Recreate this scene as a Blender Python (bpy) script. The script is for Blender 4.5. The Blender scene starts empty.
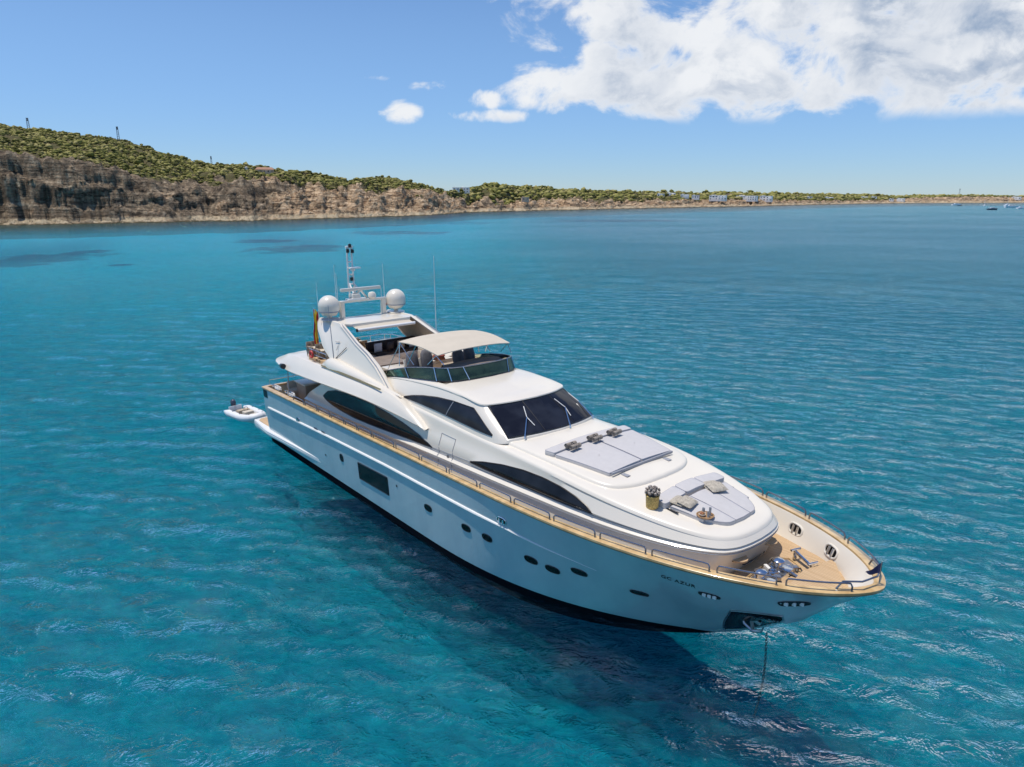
import bpy, bmesh, math, random
import numpy as np
from mathutils import Vector, Matrix
from mathutils.bvhtree import BVHTree

SC = bpy.context.scene
COL = SC.collection
rad = math.radians
rng = np.random.default_rng(7)
random.seed(7)

# ------------------------------------------------------------------ camera
CAMH = 12.328
FPX = 692.98
cam_d = bpy.data.cameras.new('camera')
cam_d.sensor_width = 36.0
cam_d.lens = FPX / 1024 * 36.0
cam_d.clip_start = 0.2
cam_d.clip_end = 60000
cam = bpy.data.objects.new('camera', cam_d)
COL.objects.link(cam)
cam.location = (0, 0, CAMH)
cam.rotation_euler = (rad(90 - 15.18), 0, 0)
SC.camera = cam

# ------------------------------------------------------------------ view
SC.view_settings.view_transform = 'Standard'
SC.view_settings.look = 'None'
SC.view_settings.exposure = 0.0
SC.view_settings.gamma = 1.0
SC.view_settings.use_curve_mapping = False
SC.cycles.max_bounces = 8
SC.cycles.diffuse_bounces = 3
SC.cycles.glossy_bounces = 4
SC.cycles.transparent_max_bounces = 12
SC.cycles.caustics_reflective = False
SC.cycles.caustics_refractive = False
SC.cycles.sample_clamp_indirect = 6.0

# ------------------------------------------------------------------ sun
TO_SUN = Vector((-0.25, -0.03, 1.0)).normalized()
sun_d = bpy.data.lights.new('sun', 'SUN')
sun_d.energy = 3.95
sun_d.angle = rad(0.53)
sun_d.color = (1.0, 0.94, 0.85)
sun = bpy.data.objects.new('sun', sun_d)
COL.objects.link(sun)
sun.location = (-40, 0, 120)
sun.rotation_euler = TO_SUN.to_track_quat('Z', 'Y').to_euler()


# ------------------------------------------------------------------ node helpers
class NT:
    def __init__(self, tree):
        self.t = tree

    def n(self, kind, **kw):
        nd = self.t.nodes.new(kind)
        for k, v in kw.items():
            setattr(nd, k, v)
        return nd

    def l(self, a, b):
        self.t.links.new(a, b)

    def put(self, sock, v):
        if hasattr(v, 'is_linked') or hasattr(v, 'links'):
            self.l(v, sock)
        else:
            sock.default_value = v

    def math(self, op, a, b=0.0, c=None, clamp=False):
        m = self.n('ShaderNodeMath', operation=op)
        m.use_clamp = clamp
        self.put(m.inputs[0], a)
        self.put(m.inputs[1], b)
        if c is not None:
            self.put(m.inputs[2], c)
        return m.outputs[0]

    def mix(self, f, a, b):
        m = self.n('ShaderNodeMix', data_type='RGBA')
        self.put(m.inputs[0], f)
        self.put(m.inputs[6], a)
        self.put(m.inputs[7], b)
        return m.outputs[2]

    def noise(self, vec, scale, detail=4, rough=0.5, dist=0.0, dims='3D'):
        m = self.n('ShaderNodeTexNoise', noise_dimensions=dims)
        if vec is not None:
            self.l(vec, m.inputs['Vector'])
        m.inputs['Scale'].default_value = scale
        m.inputs['Detail'].default_value = detail
        m.inputs['Roughness'].default_value = rough
        m.inputs['Distortion'].default_value = dist
        return m.outputs[0]

    def ramp(self, f, stops):
        m = self.n('ShaderNodeValToRGB')
        e = m.color_ramp.elements
        while len(e) < len(stops):
            e.new(0.5)
        for i, (p, c) in enumerate(stops):
            e[i].position = p
            e[i].color = (c, c, c, 1) if not hasattr(c, '__len__') else (c[0], c[1], c[2], 1)
        self.l(f, m.inputs[0])
        return m.outputs[0]

    def maprange(self, v, a, b, c=0.0, d=1.0, smooth=True):
        m = self.n('ShaderNodeMapRange')
        m.interpolation_type = 'SMOOTHSTEP' if smooth else 'LINEAR'
        self.put(m.inputs[0], v)
        m.inputs[1].default_value = a
        m.inputs[2].default_value = b
        m.inputs[3].default_value = c
        m.inputs[4].default_value = d
        return m.outputs[0]

    def mapping(self, vec, scale=(1, 1, 1), rot=(0, 0, 0), loc=(0, 0, 0)):
        m = self.n('ShaderNodeMapping')
        self.l(vec, m.inputs[0])
        m.inputs['Scale'].default_value = scale
        m.inputs['Rotation'].default_value = rot
        m.inputs['Location'].default_value = loc
        return m.outputs[0]


def new_mat(name):
    m = bpy.data.materials.new(name)
    m.use_nodes = True
    m.node_tree.nodes.clear()
    t = NT(m.node_tree)
    out = t.n('ShaderNodeOutputMaterial')
    return m, t, out


def pmat(name, col, rough=0.5, metal=0.0, coat=0.0, var=0.06, vscale=3.0, bump=0.0, bscale=40.0,
         spec=0.5, sheen=0.0, col2=None, trans=0.0, coatrough=0.05):
    """a principled surface with procedural tone variation and fine bump"""
    m, t, out = new_mat(name)
    p = t.n('ShaderNodeBsdfPrincipled')
    t.l(p.outputs[0], out.inputs[0])
    tc = t.n('ShaderNodeTexCoord').outputs['Object']
    nz = t.noise(tc, vscale, 5, 0.6)
    lo = [c * (1 - var) for c in col]
    hi = [min(1, c * (1 + var)) for c in col] if col2 is None else col2
    f = t.maprange(nz, 0.3, 0.7)
    t.l(t.mix(f, (*lo, 1), (*hi, 1)), p.inputs['Base Color'])
    p.inputs['Roughness'].default_value = rough
    p.inputs['Metallic'].default_value = metal
    p.inputs['Coat Weight'].default_value = coat
    p.inputs['Coat Roughness'].default_value = coatrough
    p.inputs['Specular IOR Level'].default_value = spec
    p.inputs['Sheen Weight'].default_value = sheen
    p.inputs['Transmission Weight'].default_value = trans
    if bump > 0:
        b = t.n('ShaderNodeBump')
        b.inputs['Strength'].default_value = 1.0
        b.inputs['Distance'].default_value = bump
        t.l(t.noise(tc, bscale, 4, 0.6), b.inputs['Height'])
        t.l(b.outputs[0], p.inputs['Normal'])
    return m


# ------------------------------------------------------------------ sky with cumulus
world = bpy.data.worlds.new('World')
SC.world = world
world.use_nodes = True
world.node_tree.nodes.clear()
w = NT(world.node_tree)
wout = w.n('ShaderNodeOutputWorld')
sky = w.n('ShaderNodeTexSky', sky_type='NISHITA')
sky.sun_disc = False
sky.sun_elevation = math.asin(TO_SUN.z)
sky.sun_rotation = math.atan2(TO_SUN.x, TO_SUN.y)
sky.air_density = 1.0
sky.dust_density = 0.0
sky.ozone_density = 4.0
sky.altitude = 0
bg_sky = w.n('ShaderNodeBackground')
tintn = w.n('ShaderNodeMix', data_type='RGBA')
tintn.blend_type = 'MULTIPLY'
tintn.inputs[0].default_value = 1.0
w.l(sky.outputs[0], tintn.inputs[6])
_g = w.n('ShaderNodeTexCoord').outputs['Generated']
_s = w.n('ShaderNodeSeparateXYZ')
w.l(_g, _s.inputs[0])
w.l(w.mix(w.maprange(_s.outputs[2], 0.0, 0.22), (0.56, 0.75, 1.10, 1), (0.86, 1.0, 1.17, 1)), tintn.inputs[7])
w.l(tintn.outputs[2], bg_sky.inputs[0])
bg_sky.inputs[1].default_value = 0.112
gen = w.n('ShaderNodeTexCoord').outputs['Generated']


def pix_dir(px, py):
    u = (px - 512) / FPX
    v = (383.5 - py) / FPX
    p = rad(15.18)
    y = math.cos(p) + v * math.sin(p)
    z = -math.sin(p) + v * math.cos(p)
    return math.atan2(u, y), math.atan2(z, math.hypot(u, y))


# cloud lobes as seen in the sky: (x, y, half width, half height, weight)
LOBES = [(850, 60, 215, 50, 1), (700, 78, 150, 34, 1), (585, 94, 80, 20, .9), (548, 84, 40, 20, .9),
         (705, 25, 60, 42, 1), (1000, 20, 240, 75, 1.2), (1160, -20, 260, 130, 1.2),
         (900, -120, 330, 160, 1.3), (487, 116, 44, 7, .65), (486, 101, 22, 9, .55), (598, 58, 24, 17, .75),
         (408, 112, 20, 11, .8), (379, 78, 12, 3, .35), (430, 86, 18, 5, .3), (960, 122, 90, 6, .3)]
sep = w.n('ShaderNodeSeparateXYZ')


def cloud_density(vec):
    s = w.n('ShaderNodeSeparateXYZ')
    w.l(vec, s.inputs[0])
    az = w.math('ARCTAN2', s.outputs[0], s.outputs[1])
    el = w.math('ARCSINE', s.outputs[2])
    warp = w.n('ShaderNodeTexNoise')
    acc = None
    for (px, py, rx, ry, wt) in LOBES:
        a0, e0 = pix_dir(px, py)
        ra, re = rx / FPX * 1.02, ry / FPX * 0.98
        da = w.math('DIVIDE', w.math('SUBTRACT', az, a0), ra)
        de = w.math('DIVIDE', w.math('SUBTRACT', el, e0), re)
        r2 = w.math('ADD', w.math('MULTIPLY', da, da), w.math('MULTIPLY', de, de))
        v = w.math('MULTIPLY', w.math('SUBTRACT', 1.0, r2), wt)
        acc = v if acc is None else w.math('MAXIMUM', acc, v)
    acc = w.math('MAXIMUM', acc, -2.0)
    comb = w.n('ShaderNodeCombineXYZ')
    w.l(az, comb.inputs[0])
    w.l(w.math('MULTIPLY', el, 1.35), comb.inputs[1])
    n1 = w.noise(comb.outputs[0], 11.0, 11, 0.60, 0.35)
    n2 = w.noise(comb.outputs[0], 4.2, 3, 0.5)
    d = w.math('ADD', w.math('MULTIPLY', acc, 0.60),
               w.math('ADD', w.math('MULTIPLY', w.math('SUBTRACT', n1, 0.5), 2.5),
                      w.math('MULTIPLY', w.math('SUBTRACT', n2, 0.5), 0.9)))
    # flat condensation base
    base = w.math('ADD', 0.088, w.math('MULTIPLY', w.math('SUBTRACT', n1, 0.5), 0.035))
    flat = w.maprange(w.math('SUBTRACT', el, base), -0.006, 0.012)
    return d, flat, el, n1


d0, flat0, el0, nn = cloud_density(gen)
off = w.n('ShaderNodeVectorMath', operation='ADD')
w.l(gen, off.inputs[0])
off.inputs[1].default_value = (-0.022, 0.0, 0.030)
d1, flat1, el1, nn1 = cloud_density(off.outputs[0])
alpha = w.math('MULTIPLY', w.maprange(d0, -0.05, 0.40), flat0, clamp=True)
thick = w.maprange(d0, 0.10, 0.95)
lit = w.maprange(w.math('SUBTRACT', d0, d1), -0.38, 0.42)
basedark = w.maprange(el0, 0.10, 0.16, 0.35, 1.0)
n_low = w.maprange(w.noise(gen, 5.5, 4, .55, .3), .44, .62)
shade = w.math('SUBTRACT', w.math('SUBTRACT', 1.0, w.math('MULTIPLY', thick, w.math('SUBTRACT', 1.0, lit))), w.math('MULTIPLY', w.math('MULTIPLY', thick, n_low), .36), clamp=True)
ccol = w.mix(shade, (0.34, 0.44, 0.60, 1), (0.92, 0.94, 0.97, 1))
bg_c = w.n('ShaderNodeBackground')
w.l(ccol, bg_c.inputs[0])
bg_c.inputs[1].default_value = 0.95
mixw = w.n('ShaderNodeMixShader')
w.l(w.math('MULTIPLY', alpha, 0.97), mixw.inputs[0])
w.l(bg_sky.outputs[0], mixw.inputs[1])
w.l(bg_c.outputs[0], mixw.inputs[2])
w.l(mixw.outputs[0], wout.inputs[0])


# ------------------------------------------------------------------ object helpers
def link(name, me, mat=None, parent=None, smooth=True, angle=35):
    if mat is not None:
        for m in (mat if isinstance(mat, (list, tuple)) else [mat]):
            me.materials.append(m)
    if smooth:
        for p in me.polygons:
            p.use_smooth = True
        try:
            me.set_sharp_from_angle(angle=rad(angle))
        except Exception:
            pass
    o = bpy.data.objects.new(name, me)
    COL.objects.link(o)
    if parent is not None:
        o.parent = parent
    return o


def tag(o, label=None, cat=None, group=None, kind=None):
    if label:
        o['label'] = label
    if cat:
        o['category'] = cat
    if group:
        o['group'] = group
    if kind:
        o['kind'] = kind
    return o


def empty(name, loc, rz=0.0, label=None, cat=None, group=None):
    o = bpy.data.objects.new(name, None)
    o.empty_display_size = 0.3
    COL.objects.link(o)
    o.location = loc
    o.rotation_euler = (0, 0, rz)
    return tag(o, label, cat, group)


class MB:
    """collects shapes, then builds ONE mesh object"""

    def __init__(self):
        self.v, self.f, self.mi = [], [], []

    def add(self, vs, fs, mi=0):
        b = len(self.v)
        self.v += [tuple(p) for p in vs]
        self.f += [tuple(i + b for i in f) for f in fs]
        self.mi += [mi] * len(fs)
        return self

    def grid(self, rows, closeu=False, closev=False, mi=0, flip=False):
        n, m = len(rows), len(rows[0])
        vs = [p for r in rows for p in r]
        fs = []
        for i in range(n if closev else n - 1):
            for j in range(m if closeu else m - 1):
                a, b = i * m + j, i * m + (j + 1) % m
                c, d = ((i + 1) % n) * m + (j + 1) % m, ((i + 1) % n) * m + j
                fs.append((a, d, c, b) if flip else (a, b, c, d))
        return self.add(vs, fs, mi)

    def box(self, c, s, rz=0.0, ry=0.0, rx=0.0, bev=0.0, mi=0):
        bm = bmesh.new()
        bmesh.ops.create_cube(bm, size=1)
        bmesh.ops.scale(bm, vec=s, verts=bm.verts)
        if bev > 0:
            bmesh.ops.bevel(bm, geom=bm.edges[:], offset=min(bev, min(s) * .45), segments=2, profile=.7, affect='EDGES')
        M = Matrix.Translation(c) @ Matrix.Rotation(rz, 4, 'Z') @ Matrix.Rotation(ry, 4, 'Y') @ Matrix.Rotation(rx, 4, 'X')
        bm.transform(M)
        bm.verts.index_update()
        self.add([v.co[:] for v in bm.verts], [[v.index for v in f.verts] for f in bm.faces], mi)
        bm.free()
        return self

    def tube(self, pts, r, n=8, caps=True, mi=0, closed=False):
        pts = [Vector(p) for p in pts]
        N = len(pts)
        rr = r if hasattr(r, '__len__') else [r] * N
        rows = []
        up = Vector((0, 0, 1))
        prev = None
        for i, p in enumerate(pts):
            if closed:
                t = (pts[(i + 1) % N] - pts[i - 1])
            else:
                t = pts[min(i + 1, N - 1)] - pts[max(i - 1, 0)]
            t.normalize()
            if prev is None:
                a = t.cross(up)
                if a.length < 1e-3:
                    a = t.cross(Vector((1, 0, 0)))
                a.normalize()
            else:
                a = prev - t * prev.dot(t)
                if a.length < 1e-4:
                    a = t.cross(up)
                a.normalize()
            prev = a
            b = t.cross(a)
            rows.append([p + (a * math.cos(2 * math.pi * k / n) + b * math.sin(2 * math.pi * k / n)) * rr[i] for k in range(n)])
        base = len(self.v)
        self.grid(rows, closeu=True, closev=closed, mi=mi)
        if caps and not closed:
            self.f.append(tuple(base + k for k in range(n))[::-1])
            self.f.append(tuple(base + (N - 1) * n + k for k in range(n)))
            self.mi += [mi, mi]
        return self

    def lathe(self, prof, c=(0, 0, 0), n=24, axis='Z', mi=0, M=None):
        rows = []
        for (r, h) in prof:
            row = []
            for k in range(n):
                a = 2 * math.pi * k / n
                p = Vector((r * math.cos(a), r * math.sin(a), h))
                if axis == 'X':
                    p = Vector((p.z, p.x, p.y))
                elif axis == 'Y':
                    p = Vector((p.x, p.z, p.y))
                if M is not None:
                    p = M @ p
                row.append(Vector(c) + p)
            rows.append(row)
        return self.grid(rows, closeu=True, mi=mi)

    def prism(self, poly, z0, z1, mi=0):
        """poly: xy outline, extruded"""
        n = len(poly)
        vs = [(x, y, z0) for x, y in poly] + [(x, y, z1) for x, y in poly]
        fs = [tuple(range(n))[::-1], tuple(range(n, 2 * n))] + [(i, (i + 1) % n, n + (i + 1) % n, n + i) for i in range(n)]
        return self.add(vs, fs, mi)

    def build(self, name, mat, parent=None, smooth=True, angle=35, bevel=0.0, recalc=True):
        me = bpy.data.meshes.new(name)
        me.from_pydata(self.v, [], self.f)
        me.polygons.foreach_set('material_index', self.mi)
        if recalc or bevel > 0:
            bm = bmesh.new()
            bm.from_mesh(me)
            if bevel > 0:
                bmesh.ops.remove_doubles(bm, verts=bm.verts, dist=1e-4)
                ed = [e for e in bm.edges if len(e.link_faces) == 2 and e.calc_face_angle(0) > rad(40)]
                bmesh.ops.bevel(bm, geom=ed, offset=bevel, segments=2, profile=.7, affect='EDGES')
            bmesh.ops.recalc_face_normals(bm, faces=bm.faces)
            bm.to_mesh(me)
            bm.free()
        me.update()
        return link(name, me, mat, parent, smooth, angle)


def itp(x, pts):
    return float(np.interp(x, [p[0] for p in pts], [p[1] for p in pts]))


def smooth_line(pts, n, k=2):
    """resample a polyline (tuples) to n points by arc length, softened by corner cutting"""
    P = [np.array(p, float) for p in pts]
    for _ in range(k):
        Q = [P[0]]
        for a, b in zip(P[:-1], P[1:]):
            Q += [a * .75 + b * .25, a * .25 + b * .75]
        Q.append(P[-1])
        P = Q
    P = np.array(P)
    s = np.r_[0, np.cumsum(np.linalg.norm(np.diff(P, axis=0), axis=1))]
    t = np.linspace(0, s[-1], n)
    return [tuple(np.interp(t, s, P[:, k]) for k in range(P.shape[1]))][0] if False else \
        [tuple(float(np.interp(tt, s, P[:, k])) for k in range(P.shape[1])) for tt in t]


# value noise for terrain
def vnoise(x, y, z=None, seed=0):
    if z is None:
        z = np.zeros_like(x)
    x, y, z = np.broadcast_arrays(x, y, z)
    xi, yi, zi = np.floor(x).astype(int), np.floor(y).astype(int), np.floor(z).astype(int)
    xf, yf, zf = x - xi, y - yi, z - zi

    def h(a, b, c):
        q = (a * 73856093) ^ (b * 19349663) ^ (c * 83492791) ^ (seed * 2654435761 & 0xffffff)
        q = (q ^ (q >> 13)) * 1274126177 & 0x7fffffff
        return ((q ^ (q >> 16)) & 0xffff) / 65535.0
    u, v, s = xf * xf * (3 - 2 * xf), yf * yf * (3 - 2 * yf), zf * zf * (3 - 2 * zf)
    r = 0
    for dx in (0, 1):
        for dy in (0, 1):
            for dz in (0, 1):
                r = r + h(xi + dx, yi + dy, zi + dz) * (u if dx else 1 - u) * (v if dy else 1 - v) * (s if dz else 1 - s)
    return r


def fbm(x, y, z=None, o=4, seed=0):
    a, r, n = 1.0, 0.0, 0.0
    for i in range(o):
        r = r + a * (vnoise(x, y, z, seed + i) - 0.5)
        n += a
        a *= .5
        x, y = x * 2.03, y * 2.03
        z = None if z is None else z * 2.03
    return r / n * 2
def _w(px, py, dpx, dpy):
    """seagrass meadow on the seabed plane seen at this spot of the bay"""
    Y0 = (CAMH + 5) * 718.0 / (py - 195.5)
    return ((px - 512) / 718.0 * Y0, Y0, dpx / 718.0 * Y0, dpy * Y0 * Y0 / ((CAMH + 5) * 718.0))


SEAGRASS = [_w(25, 258, 60, 11), _w(70, 252, 30, 4), _w(290, 248, 60, 5), _w(262, 240, 45, 2.2), _w(395, 232, 70, 2.5), _w(110, 264, 14, 1.5),
            _w(30, 231, 90, 3.5), _w(350, 222, 160, 3.0), _w(620, 220, 90, 1.5)]
# ================================================================== SEA AND SEABED
def fan_rows(rmin, rmax, nr, az0, az1, na):
    rr = np.geomspace(rmin, rmax, nr)
    aa = np.linspace(az0, az1, na)
    return rr, aa


def wave_height(x, y):
    """wind ripples and a low swell, real geometry near the yacht"""
    r = np.hypot(x, y)
    h = np.zeros_like(x)
    g = np.random.default_rng(3)
    for L, A, n in ((7.0, .020, 5), (3.4, .020, 7), (1.9, .020, 9), (1.05, .012, 9)):
        for _ in range(n):
            th = g.normal(rad(72), .42)
            k = 2 * math.pi / (L * g.uniform(.75, 1.3))
            ph = g.uniform(0, 6.28)
            wob = 1.2 * fbm(x / (L * 3), y / (L * 3), o=2, seed=int(g.integers(99)))
            h += A / math.sqrt(n) * 1.5 * np.sin(k * (x * math.cos(th) + y * math.sin(th)) + ph + 2 * wob) * np.clip(1.6 - r / (L * 55), 0, 1)
    return h


rr = np.concatenate([np.geomspace(6, 95, 620), np.geomspace(96, 40000, 150)])
aa = np.linspace(rad(-62), rad(62), 640)
R, A = np.meshgrid(rr, aa, indexing='ij')
X, Y = R * np.sin(A), R * np.cos(A)
Z = wave_height(X, Y)
nr, na = R.shape
V = np.stack([X, Y, Z], -1).reshape(-1, 3)
i, j = np.meshgrid(np.arange(nr - 1), np.arange(na - 1), indexing='ij')
a = (i * na + j).ravel()
F = np.stack([a, a + 1, a + na + 1, a + na], -1)


def np_mesh(name, V, F):
    me = bpy.data.meshes.new(name)
    me.vertices.add(len(V))
    me.vertices.foreach_set('co', np.asarray(V, np.float32).ravel())
    me.loops.add(F.size)
    me.loops.foreach_set('vertex_index', F.ravel().astype(np.int32))
    me.polygons.add(len(F))
    k = F.shape[1]
    me.polygons.foreach_set('loop_start', np.arange(0, F.size, k, dtype=np.int32))
    me.polygons.foreach_set('loop_total', np.full(len(F), k, np.int32))
    me.update(calc_edges=True)
    me.validate()
    return me


def bay_masks(t):
    """seagrass meadows and paler sand toward the shore with sky reflection tinted in, as functions of place"""
    pos = t.n('ShaderNodeNewGeometry').outputs['Position']
    s = t.n('ShaderNodeSeparateXYZ')
    t.l(pos, s.inputs[0])
    acc = None
    for (x0, y0, rx, ry) in SEAGRASS:
        dx = t.math('DIVIDE', t.math('SUBTRACT', s.outputs[0], x0), rx)
        dy = t.math('DIVIDE', t.math('SUBTRACT', s.outputs[1], y0), ry)
        v = t.math('SUBTRACT', 1.0, t.math('ADD', t.math('MULTIPLY', dx, dx), t.math('MULTIPLY', dy, dy)))
        acc = v if acc is None else t.math('MAXIMUM', acc, v)
    gn = t.noise(pos, 0.10, 5, 0.65)
    grass = t.maprange(t.math('ADD', acc, t.math('MULTIPLY', t.math('SUBTRACT', gn, 0.5), 3.0)), 0.1, 0.8)
    dist = t.math('SQRT', t.math('ADD', t.math('MULTIPLY', s.outputs[0], s.outputs[0]), t.math('MULTIPLY', s.outputs[1], s.outputs[1])))
    dist_pale = t.maprange(dist, 22, 210)  # paler with distance: mid-range sky reflection is put into the colour here too
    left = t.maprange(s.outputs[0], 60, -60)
    pale = t.math('MULTIPLY', dist_pale, t.math('ADD', .10, t.math('MULTIPLY', left, .90)))
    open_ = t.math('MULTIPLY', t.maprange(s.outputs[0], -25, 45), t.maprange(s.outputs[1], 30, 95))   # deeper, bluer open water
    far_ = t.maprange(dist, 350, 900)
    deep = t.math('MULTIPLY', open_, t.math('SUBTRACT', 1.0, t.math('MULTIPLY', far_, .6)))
    return pos, grass, pale, deep


# --- sea surface shader: fresnel mirror over half clear, half milky blue-green water
m_sea, t, out = new_mat('sea_water')
pos = t.n('ShaderNodeNewGeometry').outputs['Position']
bump_in = None
p1 = t.mapping(pos, scale=(0.62, 1.0, 1.0), rot=(0, 0, rad(14)))
nA = t.noise(p1, 0.45, 3, 0.55, 0.6)
nB = t.noise(p1, 1.6, 4, 0.64, 0.8)
nC = t.noise(p1, 4.2, 3, 0.6, 0.6)
nD = t.noise(p1, 0.17, 3, 0.6, 0.4)
gust = t.maprange(t.noise(t.mapping(pos, scale=(.35, 1, 1)), 0.03, 4, .6, .5), .35, .65, .85, 1.12)
hgt = t.math('ADD', t.math('ADD', t.math('MULTIPLY', nD, 0.7), t.math('MULTIPLY', nA, 0.56)), t.math('ADD', t.math('MULTIPLY', nB, 0.62), t.math('MULTIPLY', nC, 0.17)))
bmp = t.n('ShaderNodeBump')
bmp.inputs['Strength'].default_value = 1.0
bmp.inputs['Distance'].default_value = 1.0
t.l(hgt, bmp.inputs['Height'])
gl = t.n('ShaderNodeBsdfGlossy')
gl.inputs['Color'].default_value = (1, 1, 1, 1)
vl = t.n('ShaderNodeVectorMath', operation='LENGTH')
t.l(pos, vl.inputs[0])
t.l(t.maprange(vl.outputs['Value'], 35, 260, 0.045, 0.20), gl.inputs['Roughness'])   # rougher with distance from the origin, standing for unresolved waves
t.l(bmp.outputs[0], gl.inputs['Normal'])
fr = t.n('ShaderNodeFresnel')
fr.inputs['IOR'].default_value = 1.333
t.l(bmp.outputs[0], fr.inputs['Normal'])
fres = t.math('MULTIPLY', t.math('MINIMUM', fr.outputs[0], 0.72), gust, clamp=True)
tr = t.n('ShaderNodeBsdfTransparent')
rf = t.maprange(t.math('ADD', t.math('MULTIPLY', nB, .45), t.math('MULTIPLY', nC, .55)), .42, .60)
t.l(t.mix(rf, (0.26, 0.74, 0.83, 1), (0.70, 1.0, 1.0, 1)), tr.inputs['Color'])
df = t.n('ShaderNodeBsdfDiffuse')
t.l(bmp.outputs[0], df.inputs['Normal'])
tone = t.noise(pos, 0.035, 3, 0.5)
milky = t.mix(t.maprange(tone, .35, .65), (0.002, 0.085, 0.155, 1), (0.003, 0.115, 0.185, 1))
t.l(milky, df.inputs['Color'])
body = t.n('ShaderNodeMixShader')
t.l(t.math('ADD', 0.06, t.math('MULTIPLY', t.math('SUBTRACT', nC, 0.5), 0.4), clamp=True), body.inputs[0])
t.l(tr.outputs[0], body.inputs[1])
t.l(df.outputs[0], body.inputs[2])
ms = t.n('ShaderNodeMixShader')
t.l(fres, ms.inputs[0])
t.l(body.outputs[0], ms.inputs[1])
t.l(gl.outputs[0], ms.inputs[2])
t.l(ms.outputs[0], out.inputs[0])
sea = link('sea', np_mesh('sea', V, F), m_sea, smooth=True, angle=180)
tag(sea, kind='structure')

# --- seabed: pale sand with dark seagrass meadows and rippled light put into its colour
rr2 = np.concatenate([np.geomspace(8, 110, 420), np.geomspace(114, 40000, 50)])
aa2 = np.linspace(rad(-70), rad(70), 420)
R2, A2 = np.meshgrid(rr2, aa2, indexing='ij')
bedrip = 0.55 * fbm(R2 * np.sin(A2) / 3.0, R2 * np.cos(A2) / 1.8, o=3, seed=61) * np.clip(2 - R2 / 70, 0, 1)
V2 = np.stack([R2 * np.sin(A2), R2 * np.cos(A2), -5.1 + bedrip], -1).reshape(-1, 3)
i, j = np.meshgrid(np.arange(len(rr2) - 1), np.arange(len(aa2) - 1), indexing='ij')
a = (i * len(aa2) + j).ravel()
F2 = np.stack([a, a + 1, a + len(aa2) + 1, a + len(aa2)], -1)
m_bed, t, out = new_mat('seabed_sand')
p = t.n('ShaderNodeBsdfPrincipled')
p.inputs['Roughness'].default_value = 0.9
p.inputs['Specular IOR Level'].default_value = 0.0
t.l(p.outputs[0], out.inputs[0])
pos, grass, pale, deep = bay_masks(t)
big = t.noise(pos, 0.018, 4, 0.55)
rip = t.noise(t.mapping(pos, scale=(.6, 1.2, 1)), 0.9, 3, 0.6, 1.5)
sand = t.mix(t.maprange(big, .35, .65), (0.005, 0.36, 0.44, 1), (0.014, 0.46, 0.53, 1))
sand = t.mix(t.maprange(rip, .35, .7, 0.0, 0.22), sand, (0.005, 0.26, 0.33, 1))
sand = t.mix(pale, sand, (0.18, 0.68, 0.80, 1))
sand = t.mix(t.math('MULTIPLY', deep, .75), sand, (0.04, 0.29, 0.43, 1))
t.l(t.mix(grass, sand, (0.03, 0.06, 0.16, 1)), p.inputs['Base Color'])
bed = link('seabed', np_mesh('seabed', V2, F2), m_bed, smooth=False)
tag(bed, kind='structure')

# --- added sheets for turbid water: hull shadow is caught and softened at several depths
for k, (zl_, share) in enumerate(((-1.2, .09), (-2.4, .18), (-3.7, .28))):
    m_l, t, out = new_mat('turbid_sheet')
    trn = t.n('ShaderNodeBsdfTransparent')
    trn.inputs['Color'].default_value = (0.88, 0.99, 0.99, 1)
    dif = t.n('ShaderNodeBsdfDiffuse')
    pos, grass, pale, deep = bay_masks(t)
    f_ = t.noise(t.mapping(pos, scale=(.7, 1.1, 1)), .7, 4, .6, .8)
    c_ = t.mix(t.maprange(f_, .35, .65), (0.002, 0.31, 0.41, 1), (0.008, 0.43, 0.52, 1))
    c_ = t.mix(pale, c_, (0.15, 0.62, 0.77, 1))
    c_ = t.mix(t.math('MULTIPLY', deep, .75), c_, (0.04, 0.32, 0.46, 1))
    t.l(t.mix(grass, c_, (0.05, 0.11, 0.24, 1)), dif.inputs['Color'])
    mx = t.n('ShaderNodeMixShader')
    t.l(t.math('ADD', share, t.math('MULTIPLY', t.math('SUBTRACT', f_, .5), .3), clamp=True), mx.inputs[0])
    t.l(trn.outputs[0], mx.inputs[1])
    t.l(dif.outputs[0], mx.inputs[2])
    t.l(mx.outputs[0], out.inputs[0])
    r3 = np.concatenate([np.geomspace(8, 110, 260), np.geomspace(116, 40000, 30)])
    a3 = np.linspace(rad(-66), rad(66), 260)
    R3, A3 = np.meshgrid(r3, a3, indexing='ij')
    X3, Y3 = R3 * np.sin(A3), R3 * np.cos(A3)
    Z3 = zl_ + .55 * fbm(X3 / 2.6, Y3 / 1.5, o=3, seed=70 + k) * np.clip(2 - R3 / 60, 0, 1)
    i, j = np.meshgrid(np.arange(len(r3) - 1), np.arange(len(a3) - 1), indexing='ij')
    a = (i * len(a3) + j).ravel()
    o_ = link('shadow_catch_sheet', np_mesh('shadow_catch_sheet', np.stack([X3, Y3, Z3], -1).reshape(-1, 3), np.stack([a, a + 1, a + len(a3) + 1, a + len(a3)], -1)), m_l, smooth=True, angle=180)
    tag(o_, kind='structure')

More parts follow.
